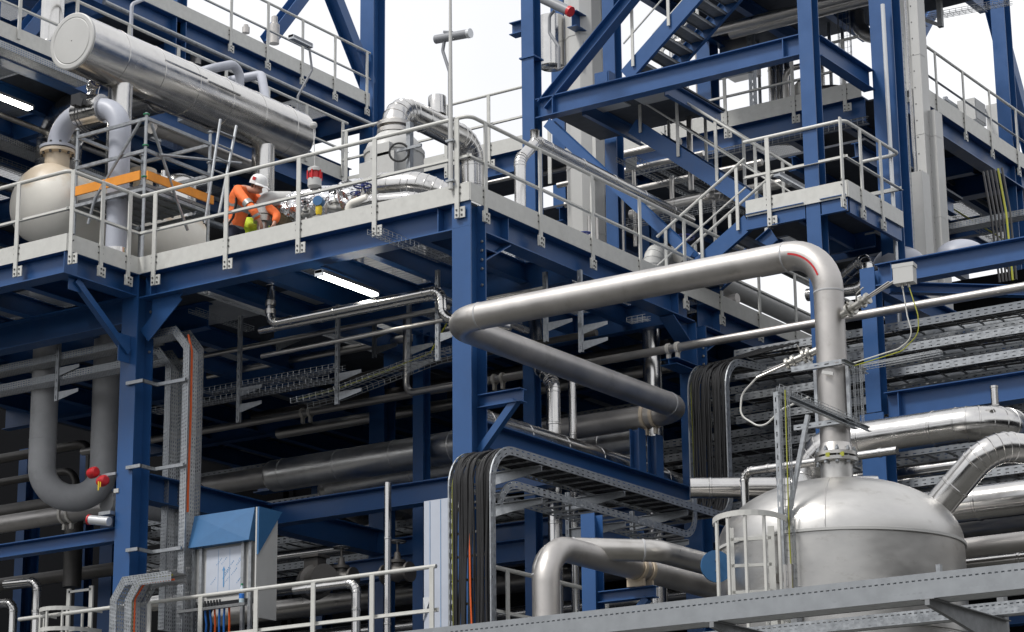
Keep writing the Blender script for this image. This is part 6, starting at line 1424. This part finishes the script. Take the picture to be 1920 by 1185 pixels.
# more fittings between the workers and the white machine
for i,(px,py,y,s,lab) in enumerate(((628,392,1.9,.07,'small grey valve with upright stem between the foil pipe and the handwheel valve'),(575,402,1.2,.055,'smallest grey valve low beside the blue and yellow transmitter'),(668,398,1.3,.075,'grey valve standing just right of the cream elbow'))):
    p=P(px,py,y=y);valve(lab,p,X if i else nrm((.6,.8,0)),s,.09,Z if i!=1 else (.3,-.6,.7),VALVE,DARK if i!=2 else WHEELB)
    pipe('thin grey riser feeding the valve, %s'%['beside the foil pipe','beside the transmitter','beside the cream elbow'][i],[(p[0]+s*2,y,ZF),(p[0]+s*2,y,p[2]),(p[0]+s*2+.02,y,p[2])] if 0 else [(p[0],y,ZF),(p[0],y,p[2]-s)],.03,STEEL)
for i,(x0,y0,z0) in enumerate(((-3.9,2.6,.9),(-3.1,3.2,1.1),(-2.2,2.9,.7))):
    pipe('thin looping steel pipe behind the foil-wrapped pipe, %s'%['left','middle','right'][i],[(x0,y0,ZF),(x0,y0,ZF+z0),(x0+.6,y0+.1,ZF+z0),(x0+.6,y0+.1,ZF)],.035,STEEL,R=.12)
one('cable',MB().tube(fil([P(560,350,y=2.4),P(556,400,y=2.0),P(575,415,y=1.2),P(600,395,y=1.0)],.2,5),.011,6),BLACK,'thin black cable looping beside the transmitter','cable')
# clutter under the highest deck and behind the upper stair
for i,(px,py,y,r) in enumerate(((1450,30,13,.10),(1540,20,14,.12),(1420,42,15,.08))):
    p=P(px,py,y=y);pipe('grey pipe under the highest deck, %s'%['left','right','rear'][i],[(p[0]-2,y,p[2]),(p[0]+2.2,y,p[2])],r,STEEL)
p=P(1590,175,y=14.4);basket('upright wire basket beside the big blue tower column on the far platform',[(p[0],14.4,ZU),(p[0],14.4,ZU+3.2)],X,.25,.06,.12,r=.005)
p=P(1600,215,y=14.8);one('equipment_dome',MB().lathe([(.4,0),(.42,.02),(.42,.5),(.35,.6),(.1,.66)],(P(1480,215,y=14.9)[0]+.9,14.9,ZU),Z,24),STEEL,'squat grey equipment dome on the far platform right of the front tower column','equipment')
for i,px in enumerate((1105,1120)):
    p=P(px,430,y=7.5);pipe('slim upright pipe behind the right rail near the white column, %s'%['left','right'][i],[(p[0],7.5,ZF),(p[0],7.5,ZF+2.2)],.03,STEEL)
# dark pipework at the lower left
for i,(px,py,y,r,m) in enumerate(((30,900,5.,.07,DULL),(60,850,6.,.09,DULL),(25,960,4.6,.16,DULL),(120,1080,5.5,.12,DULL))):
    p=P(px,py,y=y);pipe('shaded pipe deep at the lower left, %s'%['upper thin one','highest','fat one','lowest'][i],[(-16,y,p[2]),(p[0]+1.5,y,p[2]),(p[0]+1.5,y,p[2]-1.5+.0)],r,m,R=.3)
for i,px in enumerate((45,160,60)):
    p=P(px,1000,y=7+i);part('post',MB().ibeam((p[0],7+i,0),(p[0],7+i,12),.22,.22,.014,.01,up=Y),BLUE,PL)

# fill in the shade below the landings
for i,(px,py,y,r,ln_,lab) in enumerate(((1240,345,9.3,.06,2.,'thin pipe in the shade below the middle stair flight, left'),(1330,372,9.6,.09,1.6,'thicker pipe in the shade below the middle stair flight, right'),(1180,318,9.0,.05,1.5,'thin pipe hugging the landing underside by the left tower column'))):
    p=P(px,py,y=y);pipe(lab,[(p[0]-ln_,y,p[2]),(p[0]+ln_,y,p[2])],r,STEEL)
p=P(1170,300,x=-2.2);basket('wire basket hanging below the upper stair landing',[(p[0],p[1],p[2]),(p[0],p[1]+4,p[2])],X,.3,.08,.1,r=.005)
p=P(1250,318,x=-1.3);basket('wire basket below the middle stair flight beside the gallery beams',[(p[0],p[1],p[2]),(p[0],p[1]+4,p[2])],X,.3,.08,.1,r=.005)
p=P(1290,400,y=8.6);basket('wire basket low behind the foot of the middle stair flight',[(p[0]-1.5,8.6,p[2]),(p[0]+1.5,8.6,p[2])],(0,-1,0),.3,.08,.1,r=.005)
for i,(px,py0,py1,y) in enumerate(((1190,400,300,8.8),(1262,430,330,9.1),(1340,420,345,9.4),(1168,445,350,8.4))):
    p=P(px,py0,y=y);z=P(px,py1,y=y)[2];pipe('slim upright pipe in the shade behind the middle stair flight, %s'%['second from left','third from left','rightmost','leftmost'][i],[(p[0],y,p[2]-.6),(p[0],y,z)],.035+.012*(i%2),STEEL)
t=T('pump_skid','dark blue equipment skid on the far platform between the strut frame and front tower column','equipment',(P(1500,200,y=15)[0],15,ZU))
p=P(1500,190,y=15.0);q=MB();q.box((p[0]-.5,14.8,ZU),(p[0]+.6,15.6,ZU+.25));part('base',q,BLUE,t)
q=MB();q.lathe([(.25,0),(.28,.05),(.28,.7),(.2,.8),(.1,.82)],(p[0]+.1,15.2,ZU+.251),Z,20);part('housing',q,VALVE,t)
q=MB();q.tube(fil([(p[0]-.3,15.,ZU+.25),(p[0]-.3,15.,ZU+1.3),(p[0]+.5,15.,ZU+1.3),(p[0]+.5,15.,ZU+.3)],.2,5),.06,12);part('loop_pipe',q,STEEL,t)
for i,px in enumerate((1425,1520,1560,1585)):
    p=P(px,180,y=15.4);pipe('upright grey conduit on the far platform, %s from the left'%['first','second','third','fourth'][i],[(p[0],15.4,ZU),(p[0],15.4,ZU+2.6+.3*i)],.035,GALV)
# under the upper left platform
for i,(x,z,r,m) in enumerate(((-11.2,ZA-.75,.05,STEEL),(-12.4,ZA-.7,.07,GALV),(-13.6,ZA-.9,.06,STEEL))):
    pipe('pipe running back under the upper left platform, %s'%['nearest its edge','second from its edge','third from its edge'][i],[(x,-5,z),(x,9.5,z)],r,m)
tray('cable tray in the shade under the upper left platform',[(-11.8,-5,ZA-1.0),(-11.8,8,ZA-1.0)],X,.4,.1)
basket('wire basket under the upper left platform above the arch pipe',[(-13.,-5,ZA-.8),(-13.,8,ZA-.8)],X,.3,.08,.12,r=.005)
a=P(285,238,x=-8.9);clad_pipe('pale clad pipe running back beneath the silver drum',[a,mv(a,1,470)],.12,PIPEG,bands=1.1)
a=P(345,225,x=-9.4);tray('short punched tray beneath the belly of the silver drum',[a,mv(a,1,400)],X,.3,.1)
p=P(335,350,y=3.4);one('clad_dome',MB().lathe([(.3,-.6),(.3,0)]+[(.3*cos(k*pi/16),.22*sin(k*pi/16)) for k in range(1,8)]+[(.01,.22)],p,Z,24),CLAD,'small polished clad dome behind the orange board of the scaffold','dome')
p=P(306,335,y=3.0);one('clad_neck',MB().lathe([(.12,-.7),(.12,-.1),(.16,-.08),(.16,0),(.05,.02),(.04,.14)],p,Z,18),CLAD,'small polished clad neck left of the clad dome behind the scaffold','pipe')
p=P(152,70,x=-11.5);clad_pipe('upright silver pipe rising behind the near end of the silver drum',[(p[0],p[1],12.4),(p[0],p[1],26)],.2,bands=1.3) if 0 else None
p=P(97,60,y=2.2);clad_pipe('upright pale clad pipe left of the near end of the silver drum',[(p[0],2.2,ZA+.02),(p[0],2.2,24)],.2,CLAD,bands=1.3)
# more runs under the main deck
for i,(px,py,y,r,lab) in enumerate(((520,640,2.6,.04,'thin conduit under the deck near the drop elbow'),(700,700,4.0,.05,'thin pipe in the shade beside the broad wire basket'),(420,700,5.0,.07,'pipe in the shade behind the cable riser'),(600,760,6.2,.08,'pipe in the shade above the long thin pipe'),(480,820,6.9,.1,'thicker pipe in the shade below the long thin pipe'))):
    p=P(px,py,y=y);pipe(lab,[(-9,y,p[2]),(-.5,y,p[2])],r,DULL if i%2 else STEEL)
for i,(px,py,y) in enumerate(((520,600,3.2),(765,640,2.6),(700,610,3.8))):
    hanger('slotted hanger deeper under the deck, %s'%['left one','right one','middle one'][i],px,py-35,py+60,y,(py+10,py+40))

t=T('cable_bundle','black upright cables in the gap right of the big blue tower column','cables',(P(1694,300,y=9.0)[0],9,11))
for k in range(5):
    p=P(1688+3*k,300,y=9.0+.03*k);part('cable',MB().tube([(p[0],p[1],11),(p[0]+.02*(k%2),p[1],14),(p[0],p[1],18.5)],.018,6),BLACK,t)
p=P(1700,330,y=9.3);basket('upright wire basket in the gap right of the big blue tower column',[(p[0],9.3,11.5),(p[0],9.3,17.5)],X,.16,.06,.12,r=.005)
